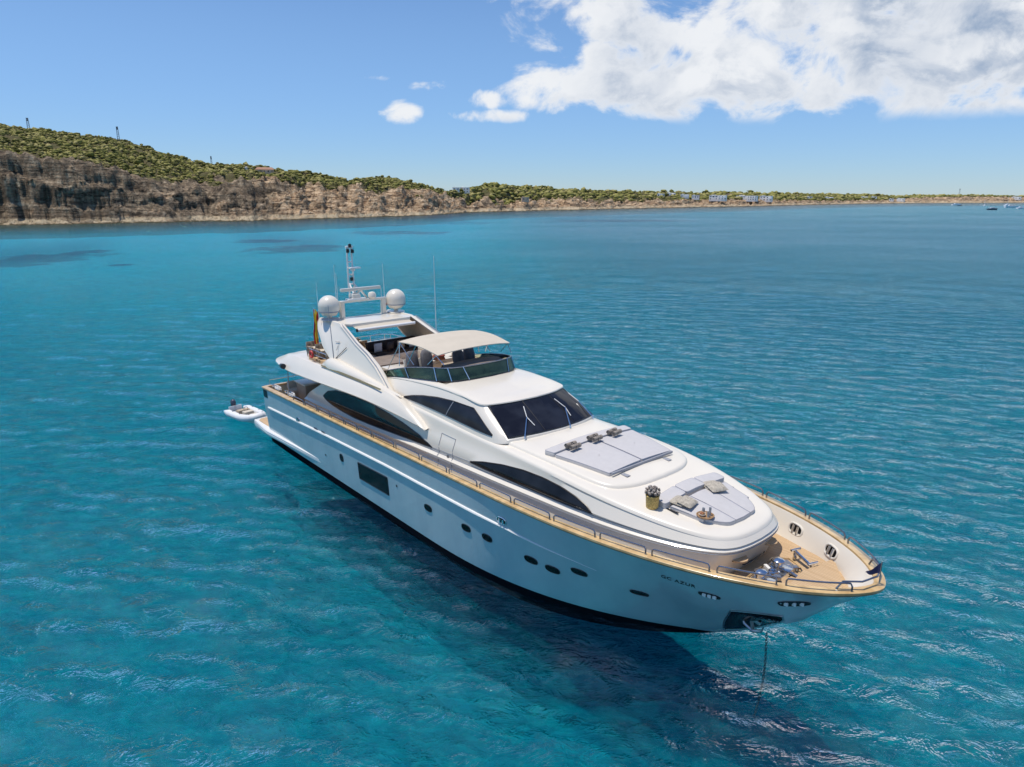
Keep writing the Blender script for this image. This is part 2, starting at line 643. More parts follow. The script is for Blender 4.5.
# ================================================================== HEADLAND AND FAR SHORE
K = 718.0     # horizontal tangent per pixel of azimuth
shore_t = [(-260, 268), (-120, 282), (0, 300), (60, 312), (150, 334), (250, 361), (330, 393), (380, 420), (430, 454), (480, 537), (520, 580), (560, 610), (640, 708), (700, 770), (760, 843), (830, 1010), (900, 1170), (1024, 1265), (1300, 1350)]
top_t = [(-260, 30), (0, 31), (51, 28), (101, 25.5), (130, 22.5), (152, 19), (185, 18), (216, 19.5), (240, 20), (316, 18), (349, 16), (400, 15.5), (438, 14.5), (462, 10), (480, 8), (502, 7.5), (553, 8.2), (600, 7.5), (640, 7.2), (700, 6), (760, 6.5), (830, 4), (880, 4), (930, 8.5), (980, 10), (1024, 9), (1300, 9)]
topv_t = [(-260, 24), (0, 24), (101, 30), (152, 36), (216, 52), (300, 52), (349, 46), (438, 46), (480, 32), (560, 30), (640, 34), (760, 50), (830, 30), (930, 60), (1300, 60)]
ridge_py = [(-260, 118), (0, 127), (18, 127), (51, 132), (101, 138.5), (137, 143.5), (178, 156), (216, 164), (240, 164.7), (298, 171), (349, 180), (367, 176.5), (397, 177.5), (418, 182), (438, 189), (456, 190.5), (468, 188.8), (476, 187), (484, 184), (500, 185), (532, 186.3), (573, 189), (635, 191.3), (700, 192.2), (760, 192.8), (830, 193.6), (900, 195.2), (960, 195.6), (1024, 196.6), (1300, 197)]
ridgev_t = [(-260, 150), (0, 150), (216, 130), (349, 110), (418, 90), (456, 60), (484, 75), (560, 110), (700, 190), (900, 320), (1300, 330)]
PX = np.concatenate([np.arange(-230, 500, 1.15), np.arange(500, 1180, 1.5)])
D0 = np.array([itp(p, shore_t) for p in PX])
# rugged shoreline: small coves and points
D0 = D0 + fbm(PX / 26.0, PX * 0, o=5, seed=11) * np.interp(PX, [0, 150, 250, 400, 1000], [7, 8, 14, 16, 26])
TOP = np.array([itp(p, top_t) for p in PX])
TV = np.array([itp(p, topv_t) for p in PX])
RP = np.array([itp(p, ridge_py) for p in PX])
RV = np.array([itp(p, ridgev_t) for p in PX])
RH = CAMH + (195.5 - RP) * (D0 + RV) / K - 1.6          # leave room for the scrub
RH = np.maximum(RH, TOP * .8)
vv = np.concatenate([[-60, -20, -8, -3, -1], np.linspace(0, 8, 9), np.linspace(9, 30, 30), np.linspace(32, 70, 24), np.linspace(76, 200, 22), [240, 300, 420, 600, 900]])
PXg, Vg = np.meshgrid(PX, vv, indexing='ij')
c1 = lambda q: q[:, None]
STEEP = np.interp(PX, [0, 130, 190, 330, 480, 560], [1.0, 1.0, 0.35, 0.10, 0.25, 0.5])
# profile: ledge, cliff, terrace, ridge
u = np.clip((Vg - 8) / (c1(TV) - 8), 0, 1)
uc = np.clip((Vg - 8) / np.maximum(5.0, (c1(TV) - 8) * np.interp(c1(STEEP), [0, 1], [.9, .62])), 0, 1)
lx = PXg * c1(D0) / K
prof = c1(STEEP) * (uc ** .75) + (1 - c1(STEEP)) * (u ** .8)
rockn = fbm(lx / 7, Vg / 7, o=5, seed=3)
strata = 0.11 * np.sin(prof * 15 + 1.5 * fbm(lx / 30, Vg / 30, o=2, seed=8))
h = 1.1 + fbm(lx / 17, Vg / 11, o=3, seed=9) * np.interp(PXg, [150, 230, 600, 800], [0, 5.0, 4.0, 1.5]) * np.clip(Vg / 12, 0, 1) * np.clip(2 - Vg / 45, 0, 1) + fbm(lx / 3.4, Vg / 3.4, o=4, seed=5) * 2.6 + fbm(lx / 14, Vg / 14, o=2, seed=6) * 1.4
h = h + (c1(TOP) - 1.3) * np.clip(prof + strata * np.clip(prof * (1 - prof) * 4, 0, 1) * .6, 0, 1.05)
h = h + rockn * np.interp(PXg, [0, 150, 260, 600, 1000], [2.0, 3.0, 4.2, 3.2, 2.4]) * np.clip(uc * 3, 0, 1) * np.clip(1.6 - u, 0, 1)
ur = np.clip((Vg - c1(TV)) / np.maximum(c1(RV) - c1(TV), 20), 0, 1)
h = h + (c1(RH) - c1(TOP)) * (ur ** .85)
h = h + fbm(lx / 40, Vg / 40, o=4, seed=21) * 2.0 * np.clip(ur * 4, 0, 1) * np.clip(1.25 - ur * ur, 0, 1)
back = np.clip((Vg - c1(RV)) / 200, 0, 3)
h = h - back * 9
h = np.where(Vg < 0, np.maximum(Vg * .5, -7), h)
h = np.where((Vg >= 0) & (Vg < 2), h * .5 - .2, h)
# cliff face pushed in and out: buttresses, notches and undercuts
face = np.clip(uc * (1 - uc) * 4, 0, 1)
push = (fbm(lx / 16, h / 9, o=4, seed=31) * 2.0 + fbm(lx / 5, h / 1.6, o=3, seed=33) * 2.0) * face
DD = c1(D0) + Vg - push
VX = DD * (PXg - 512) / K
VY = DD
VT = np.stack([VX, VY, h], -1).reshape(-1, 3)
n0, n1 = PXg.shape
i, j = np.meshgrid(np.arange(n0 - 1), np.arange(n1 - 1), indexing='ij')
a = (i * n1 + j).ravel()
FT = np.stack([a, a + n1, a + n1 + 1, a + 1], -1)
me = np_mesh('headland', VT, FT)
vn = fbm(lx / 12, Vg / 12, o=4, seed=41)
veg = np.clip((Vg - c1(TV) + 2 + vn * np.interp(PXg, [0, 200, 450], [6, 26, 14])) / 4, 0, 1) * np.clip((900 - Vg) / 10, 0, 1)
at = me.attributes.new('veg', 'FLOAT', 'POINT')
at.data.foreach_set('value', veg.reshape(-1).astype(np.float32))

m_rock, t, out = new_mat('coast_rock')
p = t.n('ShaderNodeBsdfPrincipled')
p.inputs['Roughness'].default_value = 0.95
p.inputs['Specular IOR Level'].default_value = 0.15
t.l(p.outputs[0], out.inputs[0])
pos = t.n('ShaderNodeNewGeometry').outputs['Position']
s = t.n('ShaderNodeSeparateXYZ')
t.l(pos, s.inputs[0])
n_big = t.noise(pos, 0.055, 5, 0.6)
n_mid = t.noise(pos, 0.35, 6, 0.65)
n_fine = t.noise(pos, 1.1, 5, 0.7)
lay = t.noise(t.mapping(pos, scale=(.10, .10, 1.1)), 1.0, 5, 0.65, 0.5)
lay2 = t.noise(t.mapping(pos, scale=(.16, .16, .55)), 1.0, 6, 0.7, 0.8)
streak = t.noise(t.mapping(pos, scale=(1, 1, .16)), 0.35, 5, 0.65)
warm = t.ramp(t.math('ADD', t.math('MULTIPLY', lay, .6), t.math('MULTIPLY', n_fine, .4)), [(.36, (0.09, 0.06, 0.04)), (.45, (0.33, 0.21, 0.12)), (.52, (0.60, 0.43, 0.27)), (.62, (0.85, 0.66, 0.45))])
grey = t.ramp(t.math('ADD', t.math('MULTIPLY', lay, .45), t.math('MULTIPLY', streak, .55)), [(.36, (0.05, 0.04, 0.028)), (.46, (0.17, 0.13, 0.09)), (.54, (0.30, 0.23, 0.155)), (.64, (0.58, 0.46, 0.32))])
lf = t.maprange(s.outputs[0], -190, -100, 0.50, 0.0)
f_grey = t.maprange(t.math('ADD', t.math('ADD', n_big, t.math('MULTIPLY', lf, .6)), t.math('MULTIPLY', t.math('SUBTRACT', n_mid, .5), .5)), 0.52, 0.66)
rock = t.mix(f_grey, warm, grey)
rock = t.mix(t.math('MULTIPLY', t.maprange(t.noise(pos, .13, 5, .65, .5), .48, .60), .7), rock, t.mix(.5, rock, (0.07, 0.05, 0.035, 1)))
# bedding joints and notches
rock = t.mix(t.math('MULTIPLY', t.maprange(lay2, .45, .40), .85), rock, (0.045, 0.036, 0.028, 1))
# pale wave washed ledge, dark wet band at the waterline
zz = t.math('ADD', s.outputs[2], t.math('MULTIPLY', t.math('SUBTRACT', n_mid, .5), 2.0))
rock = t.mix(t.math('MULTIPLY', t.math('MULTIPLY', t.maprange(zz, 3.0, 1.8), t.maprange(n_fine, .36, .5)), t.maprange(t.noise(pos, .09, 4, .6), .38, .55, .25, 1.0)), rock, (0.60, 0.49, 0.33, 1))
rock = t.mix(t.maprange(zz, 0.75, 0.2), rock, (0.10, 0.085, 0.05, 1))
# pale top edge of the cliff
va = t.n('ShaderNodeAttribute', attribute_name='veg')
rock = t.mix(t.maprange(n_mid, .62, .72), rock, (0.55, 0.45, 0.31, 1))
scr = t.mix(t.maprange(n_mid, .35, .65), (0.15, 0.12, 0.065, 1), (0.115, 0.115, 0.045, 1))
t.l(t.mix(va.outputs['Fac'], rock, scr), p.inputs['Base Color'])
b = t.n('ShaderNodeBump')
b.inputs['Distance'].default_value = 1.8
b.inputs['Strength'].default_value = 1.0
t.l(t.math('ADD', t.math('MULTIPLY', t.noise(pos, .6, 8, .68, .5), 1.0), t.math('MULTIPLY', lay, .5)), b.inputs['Height'])
t.l(b.outputs[0], p.inputs['Normal'])
land = link('headland', me, m_rock, smooth=False)
tag(land, kind='structure')

# --- scrub and pines: thousands of ragged clumps
def ico(sub):
    bm = bmesh.new()
    bmesh.ops.create_icosphere(bm, subdivisions=sub, radius=1)
    bm.verts.index_update()
    v = np.array([x.co[:] for x in bm.verts])
    f = np.array([[q.index for q in x.verts] for x in bm.faces])
    bm.free()
    return v, f


iv, ifc = ico(2)
iv1, ifc1 = ico(1)


def scrub(name, px0, px1, spacing, vmax, size, near):
    VV, FF, CC = [], [], []
    base = 0
    bv, bf = (iv1, ifc1)
    sel = np.where((PX >= px0) & (PX < px1))[0]
    g = np.random.default_rng(int(px0) + 999)
    width = np.sum(np.interp(PX[sel], PX, D0) / K * np.gradient(PX)[sel])
    count = int(width * vmax / spacing ** 2)
    for _ in range(count):
        k = sel[0] + g.random() * (len(sel) - 1)
        px = float(np.interp(k, np.arange(len(PX)), PX))
        vr = float(np.interp(px, PX, RV)) + 25
        tv = float(np.interp(px, PX, TV)) - 12
        v = tv + g.random() ** 1.1 * (vr - tv)
        ki = int(k)
        vj = np.interp(v, vv, np.arange(len(vv)))
        j0 = int(vj)
        if veg[ki, j0] < g.random() * .9 + .05:
            continue
        # sparser low on the slope
        if (v - tv) < 22 and g.random() < .35 or vnoise(np.array([px / 9.0]), np.array([v / 14.0]), seed=77)[0] > .80:
            continue
        P0 = VT.reshape(n0, n1, 3)[ki, j0] * (1 - (vj - j0)) + VT.reshape(n0, n1, 3)[ki, min(j0 + 1, n1 - 1)] * (vj - j0)
        r = size * (.40 + .75 * g.random() ** 1.8) * (1 + .5 * (g.random() < .10))
        nz = 1 + .75 * (g.random(len(bv)) - .5) + .25 * np.sin(bv[:, 0] * 5 + g.random() * 6) * np.sin(bv[:, 1] * 5 + g.random() * 6)
        q = bv * nz[:, None] * np.array([r, r, r * g.uniform(.35, .70)])
        q = q + P0 + np.array([0, 0, r * .35])
        q = q + 0
        VV.append(q)
        FF.append(bf + base)
        base += len(bv)
        CC.append(np.full(len(bv), g.random()))
    me = np_mesh(name, np.concatenate(VV), np.concatenate(FF))
    at = me.attributes.new('tint', 'FLOAT', 'POINT')
    at.data.foreach_set('value', np.concatenate(CC).astype(np.float32))
    return me


m_scrub, t, out = new_mat('scrub_foliage')
p = t.n('ShaderNodeBsdfPrincipled')
p.inputs['Roughness'].default_value = 0.9
p.inputs['Specular IOR Level'].default_value = 0.2
t.l(p.outputs[0], out.inputs[0])
ta = t.n('ShaderNodeAttribute', attribute_name='tint')
pos = t.n('ShaderNodeNewGeometry').outputs['Position']
mix = t.math('ADD', t.math('MULTIPLY', ta.outputs['Fac'], .7), t.math('MULTIPLY', t.noise(pos, .8, 4, .7), .4), clamp=True)
t.l(t.ramp(mix, [(0.08, (0.06, 0.07, 0.022)), (0.30, (0.16, 0.16, 0.04)), (0.60, (0.29, 0.27, 0.075)), (0.92, (0.42, 0.36, 0.15))]), p.inputs['Base Color'])
b = t.n('ShaderNodeBump')
b.inputs['Distance'].default_value = .5
t.l(t.noise(pos, 3.0, 4, .7), b.inputs['Height'])
t.l(b.outputs[0], p.inputs['Normal'])
for nm, a0, a1, sp, vm, sz, nr_ in (('hillside_scrub', -200, 470, 1.25, 140, 1.2, True), ('coastal_scrub', 470, 700, 3.0, 150, 2.3, False), ('far_scrub', 700, 1120, 5.5, 300, 3.2, False)):
    o = link(nm, scrub(nm, a0, a1, sp, vm, sz, nr_), m_scrub, smooth=False)
    tag(o, {'hillside_scrub': 'olive green scrub and low pines covering the hill above the cliffs', 'coastal_scrub': 'dark green low trees along the mid shore',
            'far_scrub': 'distant green scrub along the low far shore'}[nm], 'scrub', kind='stuff')


def ground_at(px, v):
    k = int(np.argmin(abs(PX - px)))
    j = np.interp(v, vv, np.arange(len(vv)))
    j0 = int(j)
    g3 = VT.reshape(n0, n1, 3)
    return Vector(g3[k, j0] * (1 - (j - j0)) + g3[k, j0 + 1] * (j - j0))


def v_for(px, py):
    """inland distance at which the ground stands at this height in the view"""
    k = int(np.argmin(abs(PX - px)))
    g3 = VT.reshape(n0, n1, 3)[k]
    for j in range(8, n1):
        if 195.5 - (g3[j, 2] - CAMH) / g3[j, 1] * K < py:
            return float(vv[j])
    return float(RV[k])


# --- houses on the shore
m_wall = pmat('lime_render', (0.88, 0.85, 0.80), rough=.8, var=.05, vscale=.5)
m_ochre = pmat('ochre_render', (0.60, 0.46, 0.33), rough=.85, var=.08, vscale=.5)
m_dark = pmat('dark_opening', (0.03, 0.032, 0.035), rough=.4)
m_tile = pmat('clay_tiles', (0.36, 0.20, 0.13), rough=.85, var=.15, vscale=2)


def house(px, py, wpx, hpx, label, floors=1, mat=None, roof='flat', nwin=4, nm='house', group='houses along the far shore'):
    v = v_for(px, py + hpx / 2 + 0.6)
    g = ground_at(px, v)
    D = g.y
    W_, H_ = wpx * D / K, hpx * D / K
    zb = CAMH + (195.5 - (py + hpx / 2)) * D / K
    e = empty(nm, (g.x, g.y - 2, zb), math.atan2(-(g.x), g.y) + random.uniform(-.2, .2), label, 'house', group)
    dep = max(5, W_ * .45)
    mb = MB()
    mb.box((0, dep / 2, H_ / 2 - .8), (W_, dep, H_ + 1.6), bev=.08)
    if W_ > 9:
        mb.box((W_ * .22, dep / 2 - 1.2, H_ / 2 - .8 - H_ * .12), (W_ * .42, dep, (H_ + 1.6) * .82), bev=.08)
    mb.build('wall', mat or m_wall, e)
    rb = MB()
    if roof == 'flat':
        rb.box((0, dep / 2, H_ + .12), (W_ + .3, dep + .3, .22), bev=.05)
        rb.box((-W_ * .25, dep / 2, H_ + .45), (W_ * .25, dep * .4, .5), bev=.05)
        rb.build('roof', mat or m_wall, e)
    else:
        rb.add([(-W_ / 2 - .4, -.4, H_), (W_ / 2 + .4, -.4, H_), (W_ / 2 + .4, dep + .4, H_), (-W_ / 2 - .4, dep + .4, H_), (-W_ / 2 + 1, dep / 2, H_ + 1.5), (W_ / 2 - 1, dep / 2, H_ + 1.5)],
               [(0, 1, 5, 4), (1, 2, 5), (2, 3, 4, 5), (3, 0, 4), (0, 3, 2, 1)])
        rb.build('roof', m_tile, e)
    fh = H_ / floors
    for f_ in range(floors):
        for k in range(nwin):
            x = (k + .5) / nwin * W_ - W_ / 2
            yo = -1.25 if (W_ > 9 and W_ * .01 < x < W_ * .43) else -.02
            ww = W_ / nwin * random.uniform(.25, .5)
            if random.random() < .2:
                continue
            MB().box((x, yo, fh * (f_ + .48)), (ww, .1, fh * random.uniform(.25, .42))).build('window', m_dark, e, smooth=False)
    return e


house(251.5, 170.4, 8, 2.6, 'white house with a dark terrace among the hilltop scrub, left of the pink villa', 1, nwin=3)
house(268, 172.3, 17, 3.0, 'long pinkish villa with a tiled roof on the hilltop scrub', 1, m_ochre, 'tile', 5)
house(464.5, 190.5, 9, 5.0, 'tall white house standing alone on the point at the end of the cliffs', 2, nwin=3)
house(456, 189.3, 6.5, 2.6, 'low cream annex beside the tall white house on the point', 1, nwin=2)
house(526, 198.8, 7, 2.8, 'low pale boat shed at the shore below the green wood', 1, m_ochre, nwin=2)
house(661, 195.3, 7, 3.0, 'leftmost white cottage of the row above the rocky shore', 1, nwin=3)
house(671, 194.6, 8, 3.0, 'white cottage with a cream wing, second of the row above the shore', 1, nwin=3)
house(685, 196.0, 8, 2.8, 'low bluish white cottage between the row and the hotel', 1, nwin=3)
house(695, 196.9, 7, 3.0, 'white cottage just left of the long hotel', 1, nwin=3)
house(717, 197.6, 17, 4.2, 'white two storey hotel wing with dark balconies, left end of the hotel', 2, nwin=6, nm='hotel')
house(733, 195.6, 16, 2.6, 'sand coloured upper building behind the hotel', 1, m_ochre, nwin=4)
house(746, 198.0, 20, 4.2, 'long white hotel block with rows of dark terraces', 2, nwin=9, nm='hotel')
house(766, 198.4, 12, 4.6, 'tall white end block of the hotel nearest the low scrub', 2, nwin=4, nm='hotel')
house(809, 197.5, 5, 1.6, 'small white cottage in the scrub right of the hotel', 1, nwin=2)
house(829, 198.0, 8, 1.6, 'low white cottage near the pale beach of the far shore', 1, nwin=3)
house(864, 197.6, 6, 1.7, 'white villa in the green far shore, left of a pair', 1, nwin=2)
house(874, 197.4, 5, 1.7, 'white villa in the green far shore, right of a pair', 1, nwin=2)
house(892, 199.6, 4, 1.8, 'tiny white house at the edge of the distant sandy bluff', 1, nwin=2)
house(901, 199.5, 7, 2.2, 'broad white house at the edge of the distant sandy bluff', 1, nwin=3)
house(1016, 198.0, 8, 2.4, 'pale house on the sandy bluff at the far right', 1, nwin=3)

# --- lattice masts on the hill
m_steel_d = pmat('weathered_steel', (0.16, 0.17, 0.19), rough=.6, metal=.4)


def lattice(px, pyt, pyb, label, wd=1.2, off=0):
    v = float(np.interp(px, PX, RV)) + off
    g = ground_at(px, v)
    D = g.y
    ztop = CAMH + (195.5 - pyt) * D / K
    H_ = ztop - g.z
    e = empty('lattice_mast', g, .3, label, 'mast', 'masts on the skyline')
    mb = MB()
    for sx in (-1, 1):
        for sy in (-1, 1):
            mb.tube([(sx * wd / 2, sy * wd / 2, 0), (sx * wd / 3, sy * wd / 3, H_)], .08, 5)
    mb.build('leg', m_steel_d, e)
    mb = MB()
    nn_ = 7
    for k in range(nn_):
        z0, z1 = H_ * k / nn_, H_ * (k + 1) / nn_
        for a_, b_ in (((-1, -1), (1, -1)), ((1, -1), (1, 1)), ((1, 1), (-1, 1)), ((-1, 1), (-1, -1))):
            w0 = wd / 2 - (wd / 6) * k / nn_
            mb.tube([(a_[0] * w0, a_[1] * w0, z0), (b_[0] * w0, b_[1] * w0, z1)], .045, 4)
    mb.build('bracing', m_steel_d, e)
    MB().box((0, 0, H_ - 1), (wd * .5, wd * .5, 1.8), bev=.1).build('antenna_panel', m_steel_d, e)
    return e


lattice(127, 130.5, 141, 'steel lattice mast on the ridge above the cliffs')
lattice(40.5, 122.5, 130, 'short steel lattice mast on the highest part of the hill', 1.3)
lattice(215, 158, 163, 'tiny steel mast peeping over the ridge by the hilltop houses', .8)
lattice(958.5, 189, 196, 'thin dark mast rising over the distant low shore at right', 2.0)

# --- distant boats
m_gel = pmat('far_gelcoat', (0.75, 0.77, 0.8), rough=.4)
m_navy = pmat('navy_paint', (0.02, 0.03, 0.05), rough=.4)
m_glassd = pmat('dark_glass_far', (0.02, 0.03, 0.04), rough=.1)


def boat(px, py, L_, label, hullmat, mast=0, rz=.1, cabin=True, nm='motorboat'):
    D = CAMH * K / (py - 195.5)
    e = empty(nm, (D * (px - 512) / K, D, 0), rz, label, 'boat', 'boats anchored off the far shore')
    B = L_ * .3
    rows = []
    for k in range(13):
        s_ = k / 12
        wd = B / 2 * (1 - max(0, (s_ - .45) / .55) ** 2.2)
        x = L_ * (s_ - .5)
        zt = L_ * .11 * (1 + .35 * s_ * s_)
        rows.append([(x, -wd, zt), (x - .02 * L_, -wd * .8, 0), (x - .03 * L_, 0, -.3), (x - .02 * L_, wd * .8, 0), (x, wd, zt), (x, 0, zt + .04)])
    mb = MB().grid(rows, closeu=True)
    mb.f.append((0, 1, 2, 3, 4, 5))
    mb.mi.append(0)
    mb.build('hull', hullmat, e)
    if cabin:
        z0 = L_ * .12
        MB().box((-.04 * L_, 0, z0 + L_ * .045), (L_ * .42, B * .62, L_ * .1), bev=L_ * .03).build('cabin', m_gel, e)
        MB().box((-.04 * L_, 0, z0 + L_ * .055), (L_ * .36, B * .64, L_ * .035), bev=.02).build('window', m_glassd, e)
    if mast:
        MB().tube([(0, 0, L_ * .1), (0, 0, mast)], .09, 6).build('mast', m_gel, e)
        MB().tube([(0, 0, L_ * .22), (-L_ * .4, 0, L_ * .2)], .1, 6).build('boom', m_gel, e)
    return e


boat(995, 209.4, 9.5, 'dark hulled motorboat riding at anchor, nearest of the far boats', m_navy, rz=.15)
boat(1014, 207.2, 13, 'white motor cruiser just left of the picture edge on the horizon water', m_gel, rz=-.25)
boat(1023, 208.2, 9, 'white boat cut by the right picture edge', m_gel, rz=.3)
boat(1009, 205.6, 11, 'white sailing boat with a bare mast behind the white cruiser', m_gel, mast=12, rz=.5, nm='sailing_boat')
boat(958, 204.9, 12, 'small white boat close under the distant shore, below the thin mast', m_gel, rz=.1)
boat(961.5, 205.6, 6, 'tiny dark tender beside the small white boat under the distant shore', m_navy, rz=.2, cabin=False, nm='dinghy')
boat(986, 205.5, 7, 'tiny white boat between the distant bluff and the dark motorboat', m_gel, mast=8, rz=.9, nm='sailing_boat')
# ================================================================== THE YACHT
L = 31.0
YAW = -0.8679
yacht = empty('motor_yacht', (-11.5602, 37.7707, 0), YAW, 'large white three deck motor yacht with teak rails lying at anchor', 'yacht')


def gb(x):
    t = min(max((x - 20.2) / (L - 20.2), 0), 1)
    y = 3.3211 * (1 - t ** 2.692) ** .616
    s = min(max((20.2 - x) / 17.9, 0), 1)
    return y + .038 * s * s


def gz(x):
    t = (x - 2.3) / (L - 2.3)
    return 2.941 + .665 * t + .164 * t * (t - 1)


def wb(x):
    t = min(max((x - 16.46) / (26.4 - 16.46), 0), 1)
    return 3.1287 * (1 - t ** 2.6214)


STEM = [(26.4, 0), (27.48, .62), (28.47, 1.3), (29.23, 1.98), (30.36, 3.0), (31.0, 3.61)]
KN = [(2.3, 1.96), (9.66, 2.24), (14.4, 2.38), (18.6, 2.42), (21.2, 2.43), (23.7, 2.30), (25.4, 2.13), (26.5, 2.03), (27.3, 2.05), (28.3, 2.22), (29.3, 2.3), (31, 2.4)]
KF = [(2, .85), (20, .82), (23, .76), (25, .70), (28, .60), (31, .58)]


def hull_y(x, z):
    g, G = gb(x), gz(x)
    z0 = itp(x, STEM) if x > 26.4 else 0.0
    ww = wb(x) if x < 26.4 else 0.0
    if z < 0:
        return ww * (1 + z * .30)
    zk = max(itp(x, KN), z0 + .04 * (G - z0))
    yk = ww + (g - ww) * itp(x, KF)
    if x > 29.3:
        yk = yk * max(0.06, 1 - (x - 29.3) / 1.0) if zk < z0 + .1 else yk
    if z <= zk:
        t = (z - z0) / max(zk - z0, 1e-4)
        return ww + (yk - ww) * max(t, 0) ** .85
    t = (z - zk) / max(G - zk, 1e-4)
    return yk + (g - yk) * t ** .95


PORTS = [(10.5, 1.55, .15, .17), (17.1, 1.60, .23, .125), (19.3, 1.66, .23, .125), (20.35, 1.70, .23, .125), (22.2, 1.62, .25, .125), (22.98, 1.58, .25, .125), (23.95, 1.88, .26, .11)]
PFWD = (25.65, 1.76)
TXT = (26.62, 2.84, 27.6)
# materials
M_gel = pmat('white_gelcoat', (0.76, 0.70, 0.60), rough=.28, coat=.5, var=.015, vscale=.8, coatrough=.08)
M_gel_side = M_gel
M_cream = pmat('cream_moulding', (0.70, 0.655, 0.57), rough=.4, coat=.2, var=.03, vscale=1.2)
M_rub = pmat('white_rub_rail', (0.80, 0.785, 0.75), rough=.3, coat=.3, var=.02)
M_black = pmat('black_trim', (0.012, 0.013, 0.016), rough=.35, var=.2)
M_steel = pmat('polished_steel', (0.72, 0.73, 0.75), rough=.16, metal=1.0, var=.03)
M_chrome_d = pmat('brushed_steel', (0.36, 0.37, 0.40), rough=.3, metal=.9, var=.15, vscale=8)
M_railst = pmat('rail_steel', (0.22, 0.25, 0.31), rough=.18, metal=.85, var=.1, vscale=5)
M_khaki = pmat('khaki_trim', (0.20, 0.175, 0.10), rough=.7, var=.1)
M_cushion = pmat('grey_upholstery', (0.53, 0.505, 0.49), rough=.9, var=.03, vscale=6, bump=.004, bscale=60, sheen=.3)
M_greyseat = pmat('charcoal_seat_cover', (0.155, 0.15, 0.165), rough=.9, var=.15, vscale=8, bump=.006, bscale=30)
M_tan = pmat('tan_fabric', (0.42, 0.335, 0.24), rough=.9, var=.08, vscale=5, bump=.004, bscale=50)
M_canvas = pmat('cream_canvas', (0.56, 0.495, 0.40), rough=.85, var=.03, vscale=2, bump=.004, bscale=25)
M_darkleather = pmat('dark_brown_cushion', (0.035, 0.022, 0.018), rough=.6, var=.4, vscale=10)
M_pipe = pmat('pad_piping', (0.30, 0.30, 0.34), rough=.8)
M_strap = pmat('grey_vinyl', (0.30, 0.31, 0.34), rough=.6)
M_dash = pmat('taupe_dash_cover', (0.24, 0.195, 0.165), rough=.85, var=.1, vscale=4)


def teak_mat(name, lo, hi, plank=.07):
    m, t, out = new_mat(name)
    p = t.n('ShaderNodeBsdfPrincipled')
    t.l(p.outputs[0], out.inputs[0])
    tc = t.n('ShaderNodeTexCoord').outputs['Object']
    s = t.n('ShaderNodeSeparateXYZ')
    t.l(tc, s.inputs[0])
    g = t.noise(t.mapping(tc, scale=(.8, 14, 3)), 2.0, 5, .6)
    saw = t.math('FRACT', t.math('DIVIDE', s.outputs[1], plank))
    seam = t.math('LESS_THAN', saw, .10)
    idx = t.math('FLOOR', t.math('DIVIDE', s.outputs[1], plank))
    wn = t.n('ShaderNodeTexWhiteNoise', noise_dimensions='1D')
    t.l(idx, wn.inputs['W'])
    f = t.math('ADD', t.math('MULTIPLY', g, .6), t.math('MULTIPLY', wn.outputs['Value'], .4))
    c = t.mix(f, (*lo, 1), (*hi, 1))
    c = t.mix(t.math('MULTIPLY', seam, .75), c, (0.05, 0.035, 0.02, 1))
    t.l(c, p.inputs['Base Color'])
    p.inputs['Roughness'].default_value = .65
    return m


M_teak = teak_mat('teak_deck', (0.46, 0.30, 0.155), (0.62, 0.44, 0.26))
M_cap = pmat('varnished_teak', (0.56, 0.36, 0.15), rough=.25, coat=.6, var=.12, vscale=3, col2=(0.70, 0.49, 0.24))


def glass_mat(name, col=(0.006, 0.007, 0.010), rough=.04, inner=(0.016, 0.018, 0.024), spec=.22):
    m, t, out = new_mat(name)
    p = t.n('ShaderNodeBsdfPrincipled')
    t.l(p.outputs[0], out.inputs[0])
    tc = t.n('ShaderNodeTexCoord').outputs['Object']
    f = t.maprange(t.noise(tc, 1.1, 3, .5), .4, .65)
    t.l(t.mix(f, (*col, 1), (*inner, 1)), p.inputs['Base Color'])
    p.inputs['Roughness'].default_value = rough
    p.inputs['Specular IOR Level'].default_value = spec
    return m


M_glass = glass_mat('tinted_window_glass')
M_glass2 = glass_mat('windshield_glass', (0.010, 0.011, 0.018), .05, (0.022, 0.025, 0.036))
M_port = glass_mat('porthole_glass', (0.004, 0.005, 0.006), .08, (0.008, 0.009, 0.011), .14)

# tinted see-through acrylic of the flybridge screen
M_acr, t, out = new_mat('green_tinted_acrylic')
tr = t.n('ShaderNodeBsdfTransparent')
tr.inputs[0].default_value = (0.12, 0.18, 0.16, 1)
gl = t.n('ShaderNodeBsdfGlossy')
gl.inputs['Roughness'].default_value = .03
gl.inputs['Color'].default_value = (.8, 1, .9, 1)
dd = t.n('ShaderNodeBsdfDiffuse')
tc = t.n('ShaderNodeTexCoord').outputs['Object']
t.l(t.mix(t.maprange(t.noise(tc, 1.3, 3, .5), .4, .62), (0.010, 0.022, 0.018, 1), (0.035, 0.065, 0.045, 1)), dd.inputs[0])
m1 = t.n('ShaderNodeMixShader')
m1.inputs[0].default_value = .80
t.l(tr.outputs[0], m1.inputs[1])
t.l(dd.outputs[0], m1.inputs[2])
m2 = t.n('ShaderNodeMixShader')
fr = t.n('ShaderNodeFresnel')
fr.inputs['IOR'].default_value = 1.5
t.l(fr.outputs[0], m2.inputs[0])
t.l(m1.outputs[0], m2.inputs[1])
t.l(gl.outputs[0], m2.inputs[2])
t.l(m2.outputs[0], out.inputs[0])

